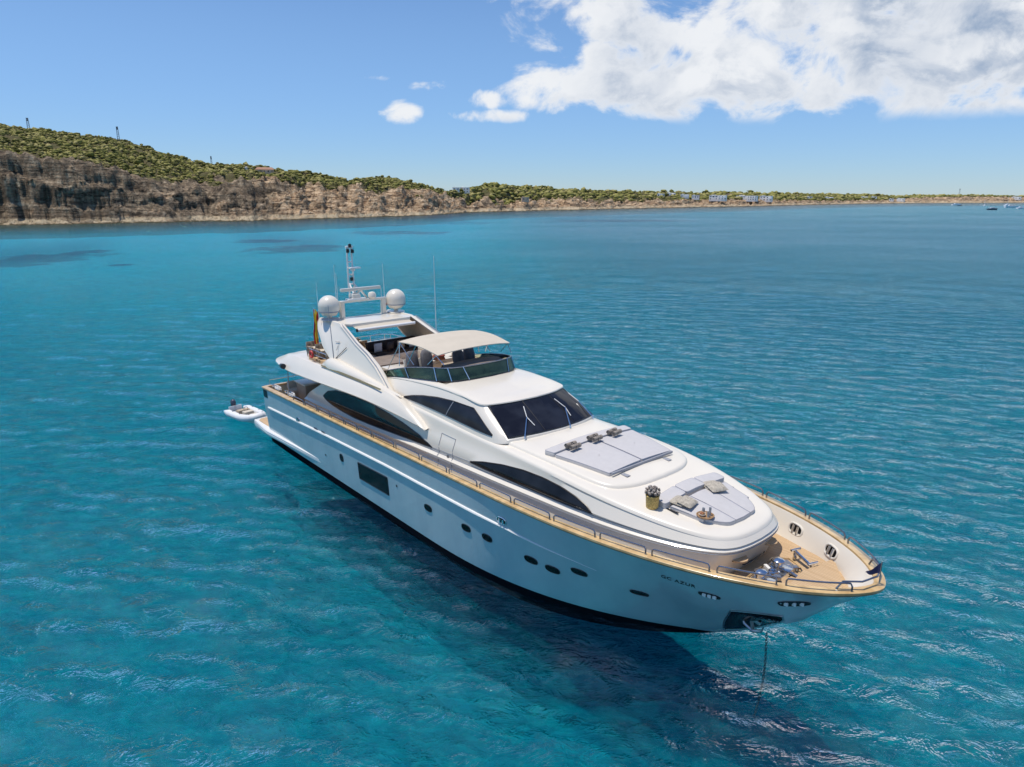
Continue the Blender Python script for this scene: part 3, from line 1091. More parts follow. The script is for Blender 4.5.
# glossy white hull, sea reflection put into its blue-grey base, dark boot stripe at the waterline
M_hull, t, out = new_mat('hull_topside_tinted')
p = t.n('ShaderNodeBsdfPrincipled')
t.l(p.outputs[0], out.inputs[0])
tc = t.n('ShaderNodeTexCoord').outputs['Object']
s = t.n('ShaderNodeSeparateXYZ')
t.l(tc, s.inputs[0])
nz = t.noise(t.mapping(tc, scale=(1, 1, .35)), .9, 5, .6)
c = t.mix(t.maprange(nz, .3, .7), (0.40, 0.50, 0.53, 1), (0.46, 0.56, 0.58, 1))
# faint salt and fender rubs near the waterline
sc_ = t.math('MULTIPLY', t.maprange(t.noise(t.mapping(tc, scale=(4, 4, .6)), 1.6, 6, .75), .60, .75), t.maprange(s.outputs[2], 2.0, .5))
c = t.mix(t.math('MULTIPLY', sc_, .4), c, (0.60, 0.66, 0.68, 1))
boot = t.maprange(s.outputs[2], .30, .31, 1, 0)
c = t.mix(boot, c, (0.008, 0.010, 0.014, 1))
t.l(c, p.inputs['Base Color'])
t.l(t.math('ADD', .22, t.math('MULTIPLY', boot, .4)), p.inputs['Roughness'])
t.l(t.math('MULTIPLY', t.math('SUBTRACT', 1.0, boot), .8), p.inputs['Coat Weight'])
t.l(t.math('MULTIPLY', t.math('SUBTRACT', 1.0, boot), .5), p.inputs['Specular IOR Level'])
p.inputs['Coat Roughness'].default_value = .04
b = t.n('ShaderNodeBump')
b.inputs['Distance'].default_value = .012
t.l(t.noise(tc, .8, 2, .5), b.inputs['Height'])
t.l(b.outputs[0], p.inputs['Coat Normal'])

# ---------------------------------------------------------------- hull
xs = list(np.linspace(2.3, 20, 40)) + list(np.linspace(20.3, 30.2, 50)) + list(L - np.geomspace(.7, .004, 16))
rows = []
for x in xs:
    G = gz(x)
    z0 = itp(x, STEM) if x > 26.4 else 0
    zk = max(itp(x, KN), z0 + .04 * (G - z0))
    kd = 1 - max(0, (x - 17) / 9.4) ** 2
    lv = ([-.8 * kd, -.5 * kd, -.2 * kd, 0] if x <= 26.4 else [z0 - .004, z0 - .003, z0 - .002, z0]) + [z0 + (zk - z0) * k / 8 for k in range(1, 9)] + [zk + (G - zk) * k / 6 for k in range(1, 7)]
    st = [(x, -hull_y(x, max(z, z0) if x > 26.4 else z), z) for z in lv]
    rows.append([(a, y, z) for a, y, z in st[::-1]] + [(a, -y, z) for a, y, z in st])
mb = MB().grid(rows)
n_ = len(rows[0])
mb.f.append(tuple(range(n_)))
mb.mi.append(0)
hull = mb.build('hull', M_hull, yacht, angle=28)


def bvh_of(o):
    me = o.data
    return BVHTree.FromPolygons([v.co[:] for v in me.vertices], [p.vertices[:] for p in me.polygons])


HB = bvh_of(hull)


def on(bvh, x, z, side=-1, off=.006, dirv=None, far=8):
    """point on a surface looking in from the side"""
    o_ = Vector((x, side * far, z))
    d_ = Vector((0, -side, 0)) if dirv is None else Vector(dirv)
    hit, nrm, _, _ = bvh.ray_cast(o_, d_)
    if hit is None:
        return None, None
    if nrm.y * side < 0:
        nrm = -nrm
    return hit + nrm * off, nrm


def patch_on(name, bvh, top, bot, mat, parent, side=-1, nx=36, nz_=8, off=.008, frame=None, frame_mat=None, rnd=True):
    """a pane that follows the surface between two curves z(x)"""
    x0, x1 = top[0][0], top[-1][0]
    rows_ = []
    last = None
    for k in range(nx + 1):
        s_ = k / nx
        x = x0 + (x1 - x0) * (.5 - .5 * math.cos(math.pi * s_)) if rnd else x0 + (x1 - x0) * s_
        zt, zb = itp(x, top), itp(x, bot)
        row = []
        for j in range(nz_ + 1):
            q, _ = on(bvh, x, zb + (zt - zb) * j / nz_, side, off)
            if q is None:
                q = last
            last = q
            row.append(q)
        rows_.append(row)
    o = MB().grid(rows_).build(name, mat, parent, angle=60)
    if frame:
        loop = [r[0] for r in rows_] + [r[-1] for r in rows_[::-1]]
        cl = [loop[0]]
        for q in loop[1:]:
            if (Vector(q) - Vector(cl[-1])).length > .02:
                cl.append(q)
        MB().tube(cl, frame, 5, closed=True).build('window_frame', frame_mat or M_black, o)
    return o


# rub rail along the knuckle, port and starboard
for side in (-1, 1):
    pts, rs = [], []
    for x in np.linspace(2.75, 24.6, 60):
        z = itp(x, KN)
        q, _ = on(HB, x, z, side, .0)
        pts.append(q)
        rs.append(.062 * min(1, max(.12, (24.9 - x) / 5)) * min(1, (x - 2.6) / .3 + .3))
    MB().tube(pts, rs, 8).build('rub_rail', M_rub, hull)

# portholes, starboard as seen, mirrored to port
def oval(cx_, cz_, rx, rz, side, name, mat, parent, off=.012, tilt=0.0, rim=.018, rim_mat=None, pw=2.6):
    vs = []
    N = 20
    c_, nrm = on(HB, cx_, cz_, side, off)
    ring = []
    for k in range(N):
        a = 2 * math.pi * k / N
        ex = math.copysign(abs(math.cos(a)) ** (2 / pw), math.cos(a)) * rx
        ez = math.copysign(abs(math.sin(a)) ** (2 / pw), math.sin(a)) * rz
        x = cx_ + ex * math.cos(tilt) - ez * math.sin(tilt)
        z = cz_ + ex * math.sin(tilt) + ez * math.cos(tilt)
        q, _ = on(HB, x, z, side, off)
        ring.append(q if q is not None else c_)
    o = MB().add([c_] + ring, [(0, 1 + k, 1 + (k + 1) % N) for k in range(N)]).build(name, mat, parent)
    if rim:
        MB().tube(ring, rim, 6, closed=True).build('rim', rim_mat or M_black, o)
    return o


for side in (-1, 1):
    for (x, z, rx, rz) in PORTS:
        oval(x, z, rx, rz, side, 'porthole', M_port, hull, tilt=.03, rim=.012)
    oval(PFWD[0], PFWD[1], .24, .075, side, 'porthole', M_port, hull, tilt=.05)
    # small drains
    for x, z in ((8.9, 1.2), (15.0, 1.75), (12.9, 1.5)):
        oval(x, z, .05, .05, side, 'drain', M_black, hull, rim=0)
    # hull window with slanted sides
    patch_on('hull_window', HB, [(12.0, 1.80), (14.32, 1.88)], [(12.0, 1.08), (14.32, 1.12)], M_port, hull, side, 20, 6, .012, .022, rnd=False)
    # mooring fairleads with bright rollers
    for x, z, r in ((6.35, 2.22, .20), (21.2, 2.66, .20)):
        f_ = oval(x, z, r, .11, side, 'fairlead', M_black, hull, tilt=.05, rim=.022, rim_mat=M_steel)
        for dx in (-.07, .07):
            q, nrm = on(HB, x + dx, z, side, .03)
            MB().tube([q + Vector((0, 0, -.07)), q + Vector((0, 0, .07))], .035, 8).build('roller', M_steel, f_)
    for x, z in ((27.76, 2.66), (29.6, 3.06)):
        f_ = oval(x, z, .25, .075, side, 'fairlead', M_black, hull, tilt=.03, rim=.014)
        for dx in (-.12, 0, .12):
            q, nrm = on(HB, x + dx, z, side, .02)
            MB().box(q, (.10, .05, .10), bev=.03).build('light', M_rub, f_)
    # vents tucked above the rub rail
    for x in (8.25, 9.0):
        oval(x, itp(x, KN) + .10, .20, .045, side, 'vent', M_khaki, hull, rim=.01, rim_mat=M_steel)

# dark glass-like corner light at the stern quarter
for side in (-1, 1):
    rows_ = []
    for k in range(8):
        x = 2.33 + .5 * k / 7
        rows_.append([on(HB, x, z, side, .01)[0] for z in (2.48, 2.60, 2.75, 2.86)])
    MB().grid(rows_).build('stern_light', M_port, hull)

# anchor pockets with their anchors
for side in (-1, 1):
    P_ = patch_on('anchor_pocket', HB, [(27.38, .90), (27.62, 1.4), (28.12, 2.22), (28.8, 2.46), (29.36, 2.60)], [(27.38, .80), (27.8, .98), (28.3, 1.34), (28.9, 1.88), (29.36, 2.46)],
                  M_port, hull, side, 24, 8, .012, .02, M_chrome_d)
    q, nrm = on(HB, 28.35, 1.72, side, .05)
    an = MB()
    an.tube([q + Vector((-.05, 0, .22)), q + Vector((.05, 0, -.22))], .045, 8)
    an.box(q + Vector((-.02, 0, .14)), (.52, .07, .10), ry=.15, bev=.02)
    for s_ in (-1, 1):
        an.tube([q + Vector((.04, 0, -.2)), q + Vector((.04 + s_ * .24, nrm.y * .04, -.08)), q + Vector((.04 + s_ * .30, nrm.y * .06, .06))], [.05, .045, .015], 6)
    an.build('anchor', M_chrome_d, P_)

# yacht name near the bow, letters wrapped on the hull
def hull_text(body, x, z, size, side):
    cu = bpy.data.curves.new('lettering', 'FONT')
    cu.body = body
    cu.size = size
    cu.shear = .35
    cu.offset = .003
    cu.space_character = 1.15
    tmp = bpy.data.objects.new('tmp', cu)
    COL.objects.link(tmp)
    dg = bpy.context.evaluated_depsgraph_get()
    me = bpy.data.meshes.new_from_object(tmp.evaluated_get(dg))
    bpy.data.objects.remove(tmp)
    for v in me.vertices:
        vx, vz = v.co.x, v.co.y
        px_ = x + vx if side < 0 else x - vx
        q, _ = on(HB, px_, z + vz - .02 * vx, side, .008)
        if q is not None:
            v.co = q
    o = link('yacht_name', me, M_black, hull, smooth=False)
    return o


for side, x in ((-1, TXT[0]), (1, TXT[2])):
    hull_text('GC AZUR', x, TXT[1], .18, side)

# ---------------------------------------------------------------- swim platform and its side steps
mb = MB()
pl_ = [(0.15, -3.16), (-.1, -2.95), (-.18, -2.5), (-.22, 0), (-.18, 2.5), (-.1, 2.95), (.15, 3.16), (2.45, 3.2), (2.45, -3.2)]
mb.prism(pl_, .22, .60)
plat = mb.build('swim_platform', M_gel, yacht, bevel=.04)
MB().prism([(0.3, -3.0), (.05, -2.8), (-.02, 0), (.05, 2.8), (.3, 3.0), (2.4, 3.05), (2.4, -3.05)], .604, .62).build('platform_teak', M_teak, plat, smooth=False)
for side in (-1, 1):
    rows_ = []
    for x in np.linspace(.05, 9.9, 40):
        k = (x - .05) / 9.85
        wd = .30 * (1 - k) ** .8 if x > 2.2 else .10 + .09 * x
        wd = min(wd, .30)
        base = 3.13 if x < 2.3 else hull_y(max(x, 2.31), .4)
        b0 = base - .05
        zt = .62 + .16 * k
        zb = .27 + .34 * k
        rows_.append([(x, side * b0, zt + .02), (x, side * (b0 + wd * .8), zt), (x, side * (b0 + wd), zt - .08 * (1 - k)), (x, side * (b0 + wd * .9), (zt + zb) / 2 + .02), (x, side * (b0 + wd * .98), (zt + zb) / 2 - .02), (x, side * (b0 + wd * .75), zb), (x, side * b0, zb)])
    MB().grid(rows_).build('spray_step', M_rub, plat, angle=30)
# transom stair blocks
MB().box((2.2, -2.5, .95), (.5, .9, .85), bev=.06).box((2.2, 2.5, .95), (.5, .9, .85), bev=.06).build('transom_step', M_gel, plat)

# ---------------------------------------------------------------- cap rail, bulwarks, decks
def ring_pts(off_, dz, x0=2.3):
    a = [(x, -(max(gb(x) + off_, 0)), gz(x) + dz) for x in np.concatenate([np.linspace(x0, 26, 60), np.linspace(26.2, 30.4, 26), L - np.geomspace(.55, .01, 12)])]
    return a


def tip(off_, dz):
    """outline offset inward including the bow point"""
    base = [(x, gb(x)) for x in np.concatenate([np.linspace(2.3, 26, 60), np.linspace(26.2, 30.4, 26), L - np.geomspace(.55, .001, 14)])]
    base.append((L, 0.0))
    out_ = []
    for k, (x, y) in enumerate(base):
        a, c_ = base[max(k - 1, 0)], base[min(k + 1, len(base) - 1)]
        tx, ty = c_[0] - a[0], c_[1] - a[1]
        if k == len(base) - 1:
            tx, ty = 0, -1
        l_ = math.hypot(tx, ty)
        nx_, ny_ = -ty / l_, tx / l_
        px_, py_ = x + nx_ * -off_ * -1, y + ny_ * off_
        px_ = x - ty / l_ * off_
        py_ = y + tx / l_ * off_
        out_.append((min(px_, L + .1), max(py_, 0.0), gz(min(x, L)) + dz))
    s_ = [(x, -y, z) for x, y, z in out_]
    return s_ + [(x, y, z) for x, y, z in out_[::-1][1:]]


o0, o1, o2, o3 = tip(.05, -.01), tip(.05, .045), tip(-.20, .055), tip(-.20, -.01)
o15 = tip(.03, .06)
mb = MB().grid([o0, o1, o15, o2, o3], closev=True)
mb.box((2.32, 0, gz(2.3) + .02), (.22, 6.5, .075), bev=.02)
cap = mb.build('cap_rail', M_cap, yacht, angle=40)
# dark shadow-gap strip below the cap
MB().grid([tip(.012, -.015), tip(.014, -.06)]).build('gasket', M_khaki, cap)


def dz_deck(x):
    return itp(x, [(2.3, .72), (15, .76), (24, .76), (27, .68), (28.5, .64), (29.5, .58), (31, .45)])


def inner(offf, depthf):
    ins = tip(-.20, 0)
    res = []
    for (x, y, z) in ins:
        zz = z - dz_deck(x) * depthf
        # stay inside the flared bow
        xl = np.interp(zz, [q[1] for q in STEM], [q[0] for q in STEM]) - .22
        xx = min(x, xl) if depthf > .3 else min(x, xl + .1)
        lim = max(hull_y(min(xx, 30.9), zz) - .06, 0)
        yy = math.copysign(min(max(abs(y) - offf(x), 0), lim), y)
        res.append((xx, yy, zz))
    return res


iw = [inner(lambda x: 0, 0), inner(lambda x: .03, .08), inner(lambda x: itp(x, [(24, .05), (29, .14), (31, .2)]), .55), inner(lambda x: itp(x, [(24, .07), (29, .24), (31, .3)]), 1.0)]
mb = MB().grid(iw)
MB_in = mb.build('bulwark', M_gel, yacht, angle=40)
# side decks and foredeck in teak
edge = inner(lambda x: itp(x, [(24, .07), (29, .24), (31, .3)]), 1.0)
h_ = len(edge) // 2
rows_ = []
for k in range(h_ + 1):
    a, b_ = edge[k], edge[len(edge) - 1 - k]
    rows_.append([tuple(np.array(a) * (1 - s_) + np.array(b_) * s_ + np.array([0, 0, .002])) for s_ in np.linspace(0, 1, 9)])
deck = MB().grid(rows_).build('deck', M_teak, yacht, smooth=False)
# margin step at the stem: raised teak platform
_bx = np.linspace(29.25, 30.05, 6)
MB().prism([(x, -(hull_y(x, 2.9) - .13)) for x in _bx] + [(30.12, 0)] + [(x, hull_y(x, 2.9) - .13) for x in _bx[::-1]] + [(29.05, .2)], 2.92, 3.13).build('bow_step', M_teak, deck, bevel=.015)

# white oval hatches (fairleads) in the inner bulwark
IB = bvh_of(MB_in)
for side in (-1, 1):
    for x in (27.85, 29.15):
        o_ = Vector((x, 0, gz(x) - dz_deck(x) * .5))
        hit, nrm, _, _ = IB.ray_cast(o_, Vector((0, side, 0)))
        if hit is None:
            continue
        if nrm.y * side > 0:
            nrm = -nrm
        c_ = hit + nrm * .012
        tx = nrm.cross(Vector((0, 0, 1))).normalized()
        tz = tx.cross(nrm)
        ring = [c_ + tx * math.copysign(abs(math.cos(a)) ** .75, math.cos(a)) * .25 + tz * math.copysign(abs(math.sin(a)) ** .75, math.sin(a)) * .15 for a in np.linspace(0, 2 * math.pi, 20, endpoint=False)]
        f_ = MB().add([c_] + ring, [(0, 1 + k, 1 + (k + 1) % 20) for k in range(20)]).build('hawse_hole', M_port, MB_in)
        MB().tube(ring, .03, 8, closed=True).build('rim', M_cream, f_)
        for dx in (-.08, .08):
            MB().tube([c_ + tx * dx - tz * .11 + nrm * .02, c_ + tx * dx + tz * .11 + nrm * .02], .038, 8).build('roller', M_steel, f_)

# hand rails: one hoop at a time along the cap
HX = [5.8, 7.09, 8.44, 9.71, 10.99, 12.11, 13.28, 14.97, 16.7, 18.37, 20.05, 21.71, 23.35, 24.96, 26.47, 28.05, 29.44, 30.72]
for side in (-1, 1):
    for a, b_ in zip(HX[:-1], HX[1:]):
        xa, xb = a + .13, b_ - .13
        pts = []
        for s_ in np.linspace(0, 1, 14):
            x = xa + (xb - xa) * s_
            pts.append(Vector((x, side * (gb(x) - .085), gz(x) + .05 + .21)))
        hoop = [pts[0] + Vector((-.05, 0, -.22)), pts[0] + Vector((-.05, 0, -.07)), pts[0] + Vector((-.01, 0, -.01))] + pts[1:-1] + [pts[-1] + Vector((.01, 0, -.01)), pts[-1] + Vector((.05, 0, -.07)), pts[-1] + Vector((.05, 0, -.22))]
        MB().tube(hoop, .023, 6).build('hand_rail', M_railst, cap)
# bow hoop round the stem
pts = [Vector((30.35, -.85, gz(30.4) + .06)), Vector((30.45, -.78, gz(30.4) + .27)), Vector((30.75, -.48, 3.87)), Vector((30.88, 0, 3.88)), Vector((30.75, .48, 3.87)), Vector((30.45, .78, gz(30.4) + .27)), Vector((30.35, .85, gz(30.4) + .06))]
MB().tube(pts, .023, 6).build('hand_rail', M_railst, cap)
# mooring bollards at the stern quarters
for side in (-1, 1):
    for x in (3.0, 4.6):
        mb = MB()
        for dx in (-.14, .14):
            mb.lathe([(.001, 0), (.05, 0), (.045, .12), (.065, .15), (.065, .18), (.001, .19)], (x + dx, side * (gb(x) - .32), gz(x) + .02), 12)
        mb.tube([(x - .22, side * (gb(x) - .32), gz(x) + .11), (x + .22, side * (gb(x) - .32), gz(x) + .11)], .022, 6)
        mb.build('mooring_bollard', M_steel, cap)
# stern rail over the transom
mb = MB()
for y in np.linspace(-3.0, 3.0, 7):
    mb.tube([(2.34, y, gz(2.3) + .04), (2.34, y, gz(2.3) + .34)], .016, 6)
mb.tube([(2.34, -3.0, gz(2.3) + .34), (2.34, 3.0, gz(2.3) + .34)], .018, 6)
mb.build('stern_rail', M_steel, cap)

# ---------------------------------------------------------------- deckhouse: plan curves stacked upward
def plan(pts, n=90):
    return smooth_line(pts, n, 3)


SH = [(5.6, 2.50, 4.50), (9, 2.52, 4.62), (12, 2.45, 4.74), (13.4, 2.37, 4.76), (16, 2.34, 4.65), (18.5, 2.31, 4.52), (20, 2.31, 4.57 - .08), (22, 2.35, 4.46), (23, 2.36, 4.41), (24, 2.32, 4.33), (25, 2.20, 4.24), (26, 1.98, 4.13), (26.8, 1.70, 4.03), (27.50, 1.33, 3.96), (27.74, .95, 3.94), (27.84, .5, 3.93), (27.86, 0.0, 3.92)]
BA = [(5.6, 2.66, 2.2), (9, 2.67, 2.25), (12, 2.66, 2.3), (13.4, 2.66, 2.3), (16, 2.64, 2.4), (18.5, 2.62, 2.4), (20, 2.60, 2.45), (22, 2.53, 2.5), (23, 2.50, 2.55), (24, 2.42, 2.6), (25, 2.30, 2.6), (26, 2.08, 2.65), (26.8, 1.78, 2.65), (27.38, 1.48, 2.65), (27.58, 1.1, 2.65), (27.64, .5, 2.65), (27.66, 0.0, 2.65)]
LE = [(5.6, 2.68, 3.0), (9, 2.69, 3.05), (12, 2.68, 3.16), (13.4, 2.68, 3.22), (16, 2.66, 3.32), (18.5, 2.64, 3.40), (20, 2.63, 3.44), (22, 2.58, 3.50), (23, 2.56, 3.53), (24, 2.50, 3.55), (25, 2.38, 3.57), (26, 2.16, 3.58), (26.85, 1.84, 3.58), (27.60, 1.46, 3.60), (27.86, 1.05, 3.60), (27.96, .55, 3.60), (27.98, 0.0, 3.60)]
N_ = 110
sh, ba, le = [smooth_line(q, N_, 3) for q in (SH, BA, LE)]
# use the station index so that the three curves stay in step
def by_station(Pl, n=N_):
    P = [np.array(p, float) for p in Pl]
    for _ in range(2 + (len(Pl) < 13)):
        Q = [P[0]]
        for a, b_ in zip(P[:-1], P[1:]):
            Q += [a * .75 + b_ * .25, a * .25 + b_ * .75]
        Q.append(P[-1])
        P = Q
    return np.array(P)


sh, ba, le = by_station(SH), by_station(BA), by_station(LE)


def outn(C):
    """outward plan normals for a starboard curve given with y positive"""
    T = np.gradient(C[:, :2], axis=0)
    T /= np.linalg.norm(T, axis=1)[:, None] + 1e-9
    return np.stack([-T[:, 1], T[:, 0], 0 * T[:, 0]], 1) * 1.0


nb, nl, ns = outn(ba), outn(le), outn(sh)
Zv = np.array([0, 0, 1.0])
levels = []
levels.append(ba)
ba[:, 1] = np.where(ba[:, 0] < 27.0, ba[:, 1] + np.interp(ba[:, 0], [16, 19, 26, 27], [0.02, .10, .10, 0]), ba[:, 1])
levels[-1] = ba
levels.append(ba * .5 + le * .5)
levels.append(le - nl * .05 - Zv * .10)
levels.append(le - nl * .012 - Zv * .05)
levels.append(le + nl * .018 - Zv * .012)
levels.append(le + nl * .02 + Zv * .02)
levels.append(le - nl * .03 + Zv * .055)
levels.append(le - nl * .085 + Zv * .10)
levels.append(le - nl * .095 + Zv * .17)
for k in (.3, .55, .8):
    q = le * (1 - k) + sh * k
    levels.append(q + nl * (.03 - .14 * (k - .3)) * 1.0)
levels.append(sh - Zv * .10 + ns * .015)
levels.append(sh - Zv * .035 - ns * .015)
levels.append(sh - ns * .06)
levels.append(sh - ns * .14 + Zv * .022)
top_edge = levels[-1]


def fill_top(edge, x_end, crown, steps=8, x_from=None):
    """rows from an edge curve to a centre spine that stops short of the nose"""
    xm, x0 = edge[:, 0].max(), (edge[:, 0].min() if x_from is None else x_from)
    sx = np.where(edge[:, 0] > x0, x0 + (edge[:, 0] - x0) * (x_end - x0) / (xm - x0), edge[:, 0])
    sz = np.interp(sx, edge[:, 0], edge[:, 2]) + crown
    out_ = []
    for s_ in np.linspace(0, 1, steps + 1)[1:]:
        q = edge.copy()
        q[:, 0] = edge[:, 0] * (1 - s_) + sx * s_
        q[:, 1] = edge[:, 1] * (1 - s_)
        zc_ = np.interp(q[:, 0], edge[:, 0], edge[:, 2]) + crown
        w_ = 1 - (1 - s_) ** 2
        q[:, 2] = edge[:, 2] * (1 - w_) + zc_ * w_
        out_.append(q)
    return out_


levels += fill_top(top_edge, 26.2, .10)
rows_ = []
for Lv in levels:
    Lv = Lv.copy()
    # curved aft wing of the house: upper levels start further forward
    z_ = Lv[:, 2]
    xs0 = np.interp(z_, [2.2, 2.5, 3.2, 4.06, 4.5], [5.35, 5.45, 5.9, 7.5, 8.2])
    Lv[:, 0] = np.maximum(Lv[:, 0], xs0)
    rows_.append([(x, -y, z) for x, y, z in Lv] + [(x, y, z) for x, y, z in Lv[::-1][1:]])
house_o = MB().grid(rows_).build('deckhouse', M_gel, yacht, angle=32)
DB = bvh_of(house_o)
# aft bulkhead with dark sliding doors
MB().box((7.9, 0, 3.3), (.08, 4.9, 2.3)).build('saloon_bulkhead', M_gel, house_o)
MB().box((7.84, 0, 3.2), (.05, 3.0, 1.9), bev=.02).build('saloon_door', M_glass, house_o)

# dark groove above the ledge and thin blue-grey line under it
for nm, q, r_ in (('groove_trim', le - nl * .088 + Zv * .125, .013), ('ledge_trim', le + nl * .012 - Zv * .05, .014)):
    qq = q[(q[:, 0] > 16.0)]
    pts = [(x, -y, z) for x, y, z in qq] + [(x, y, z) for x, y, z in qq[::-1][1:]]
    MB().tube(pts, r_, 5).build(nm, M_strap, house_o)

# saloon windows, forward windows (almond shapes)
for side in (-1, 1):
    patch_on('saloon_window', DB, [(7.85, 3.62), (8.2, 3.88), (8.9, 4.05), (9.8, 4.13), (11, 4.17), (12.3, 4.14), (13.4, 4.06), (14.5, 3.95), (15.6, 3.80), (16.2, 3.66), (16.45, 3.56)],
             [(7.85, 3.58), (8.2, 3.44), (8.7, 3.33), (9.5, 3.25), (10.6, 3.22), (12, 3.27), (13.5, 3.36), (15, 3.45), (16.0, 3.50), (16.45, 3.54)], M_glass, house_o, side, 44, 8, .01, .02, M_black)
    patch_on('forward_window', DB, [(18.75, 3.70), (19.4, 3.86), (20.3, 4.02), (21.3, 4.13), (22.2, 4.16), (23.0, 4.12), (23.6, 4.02), (24.0, 3.90), (24.2, 3.78)],
             [(18.75, 3.66), (19.5, 3.65), (20.5, 3.66), (21.5, 3.67), (22.6, 3.68), (23.5, 3.70), (24.0, 3.72), (24.2, 3.75)], M_glass, house_o, side, 40, 8, .01, .02, M_black)
    # side door outline
    for x in (16.9, 17.72):
        pts = [on(DB, x, z, side, .006)[0] for z in np.linspace(2.7, 4.18 if x < 17 else 4.16, 12)]
        if x < 17:
            d_a = pts
        else:
            d_b = pts
    MB().tube(d_a + d_b[::-1], .011, 5).build('side_door', M_strap, house_o)
    q, n2 = on(DB, 17.45, 3.50, side, .02)
    MB().box(q, (.10, .05, .08), bev=.01).build('door_handle', M_chrome_d, house_o)
    # fine seam from the saloon window to the forward window
    pts = [on(DB, x, itp(x, [(16.4, 3.56), (18.8, 3.68)]), side, .004)[0] for x in np.linspace(16.45, 18.75, 14)]
    MB().tube(pts, .010, 5).build('seam', M_strap, house_o)

# low fairing step on the coachroof (rounded slab carrying the large sun pad)
mb = MB()
half = [(19.0, 1.98), (20.5, 2.02), (22, 2.03), (23.2, 2.02), (23.9, 1.94), (24.35, 1.74), (24.62, 1.3), (24.78, .7), (24.82, 0.0)]
C = by_station([(x, y, 0) for x, y in half])
def house_top(x, y):
    hit, n2, _, _ = DB.ray_cast(Vector((x, y, 9)), Vector((0, 0, -1)))
    return hit.z if hit is not None else 4.5
nC_ = outn(C)
lv = []
for off_, dz in ((.02, -.03), (.0, .0), (-.01, .05), (-.05, .085), (-.10, .10)):
    q = C + nC_ * off_
    lv.append([(x, y, house_top(x, y) + dz) for x, y, _ in q])
base_l = lv[-1]
for s_ in (.25, .5, .75, 1):
    lv.append([(x, y * (1 - s_), house_top(min(x, 27.4), y * (1 - s_)) + .10) for x, y, z in base_l])
rows_ = [[(x, -y, z) for x, y, z in r] + [(x, y, z) for x, y, z in r[::-1][1:]] for r in lv]
slab = MB().grid(rows_).build('coachroof_step', M_gel, house_o, angle=40)
MB().tube([(x, -y, z + .012) for x, y, z in lv[0]] + [(x, y, z + .012) for x, y, z in lv[0][::-1][1:]], .012, 5).build('step_trim', M_cream, slab)
SB = bvh_of(slab)


def slab_top(x, y):
    hit, n2, _, _ = SB.ray_cast(Vector((x, y, 9)), Vector((0, 0, -1)))
    return hit.z if hit is not None else house_top(x, y) + .1


# ---------------------------------------------------------------- wheelhouse
BO = [(12.2, 2.30, 4.80), (13.4, 2.29, 4.78), (16, 2.26, 4.66), (18.5, 2.24, 4.56), (19.6, 2.22, 4.60), (20.02, 2.10, 4.66), (20.22, 1.7, 4.72), (20.42, 1.0, 4.74), (20.5, 0, 4.75)]
TO = [(12.2, 1.98, 5.22), (13.4, 1.97, 5.42), (16, 1.94, 5.62), (17.6, 1.92, 5.58), (18.3, 1.91, 5.50), (18.60, 1.84, 5.47), (18.78, 1.5, 5.49), (19.05, .9, 5.53), (19.15, 0, 5.55)]
bo, to = by_station(BO), by_station(TO)
nbo = outn(bo)
rows_ = []
lv = [bo + nbo * .03 - Zv * .1, bo]
for k in (.2, .4, .6, .8, .95):
    lv.append(bo * (1 - k) + to * k + nbo * .05 * math.sin(math.pi * k))
lv.append(to + nbo * .03)
lip = np.interp(to[:, 0], [17.2, 18.4], [0, 1])[:, None]
lv.append(to + nbo * (.02 + .045 * lip) + Zv * .02)
lv.append(to + nbo * (-.01 + .06 * lip) + Zv * .055)
lv.append(to - nbo * .07 + Zv * .09)
edge_t = to - nbo * .18 + Zv * .115
lv.append(edge_t)
roof_lv = []
lv += fill_top(edge_t, 17.9, .10, 5, 16.6)
for Lv in lv:
    rows_.append([(x, -y, z) for x, y, z in Lv] + [(x, y, z) for x, y, z in Lv[::-1][1:]])
# cut the cockpit of the flybridge out of the roof: drop the inner rows behind the screen
rows2 = []
for r, Lv in enumerate(rows_):
    row = []
    for (x, y, z) in Lv:
        if r >= len(lv) - 5 and x < 16.2:
            z = 4.98
        row.append((x, y, z))
    rows2.append(row)
wheel = MB().grid(rows2).build('wheelhouse', M_gel, yacht, angle=32)
WB = bvh_of(wheel)

# windshield: three panes laid on the raked front
def ws_point(k, v, off=.012):
    """k index along plan curve (float, starboard), v height fraction"""
    n_c = len(bo)
    sgn = -1
    k = float(np.interp(k, _arc, _full))
    kk = k
    if k > n_c - 1:
        kk = 2 * (n_c - 1) - k
        sgn = 1
    i0 = int(min(max(kk, 0), n_c - 2))
    f_ = kk - i0
    B_ = bo[i0] * (1 - f_) + bo[i0 + 1] * f_
    T_ = to[i0] * (1 - f_) + to[i0 + 1] * f_
    Nn = nbo[i0] * (1 - f_) + nbo[i0 + 1] * f_
    q = B_ * (1 - v) + T_ * v + Nn * (.05 * math.sin(math.pi * v) + off) + Zv * off * .6
    return Vector((q[0], sgn * q[1], q[2]))


nc = len(bo)
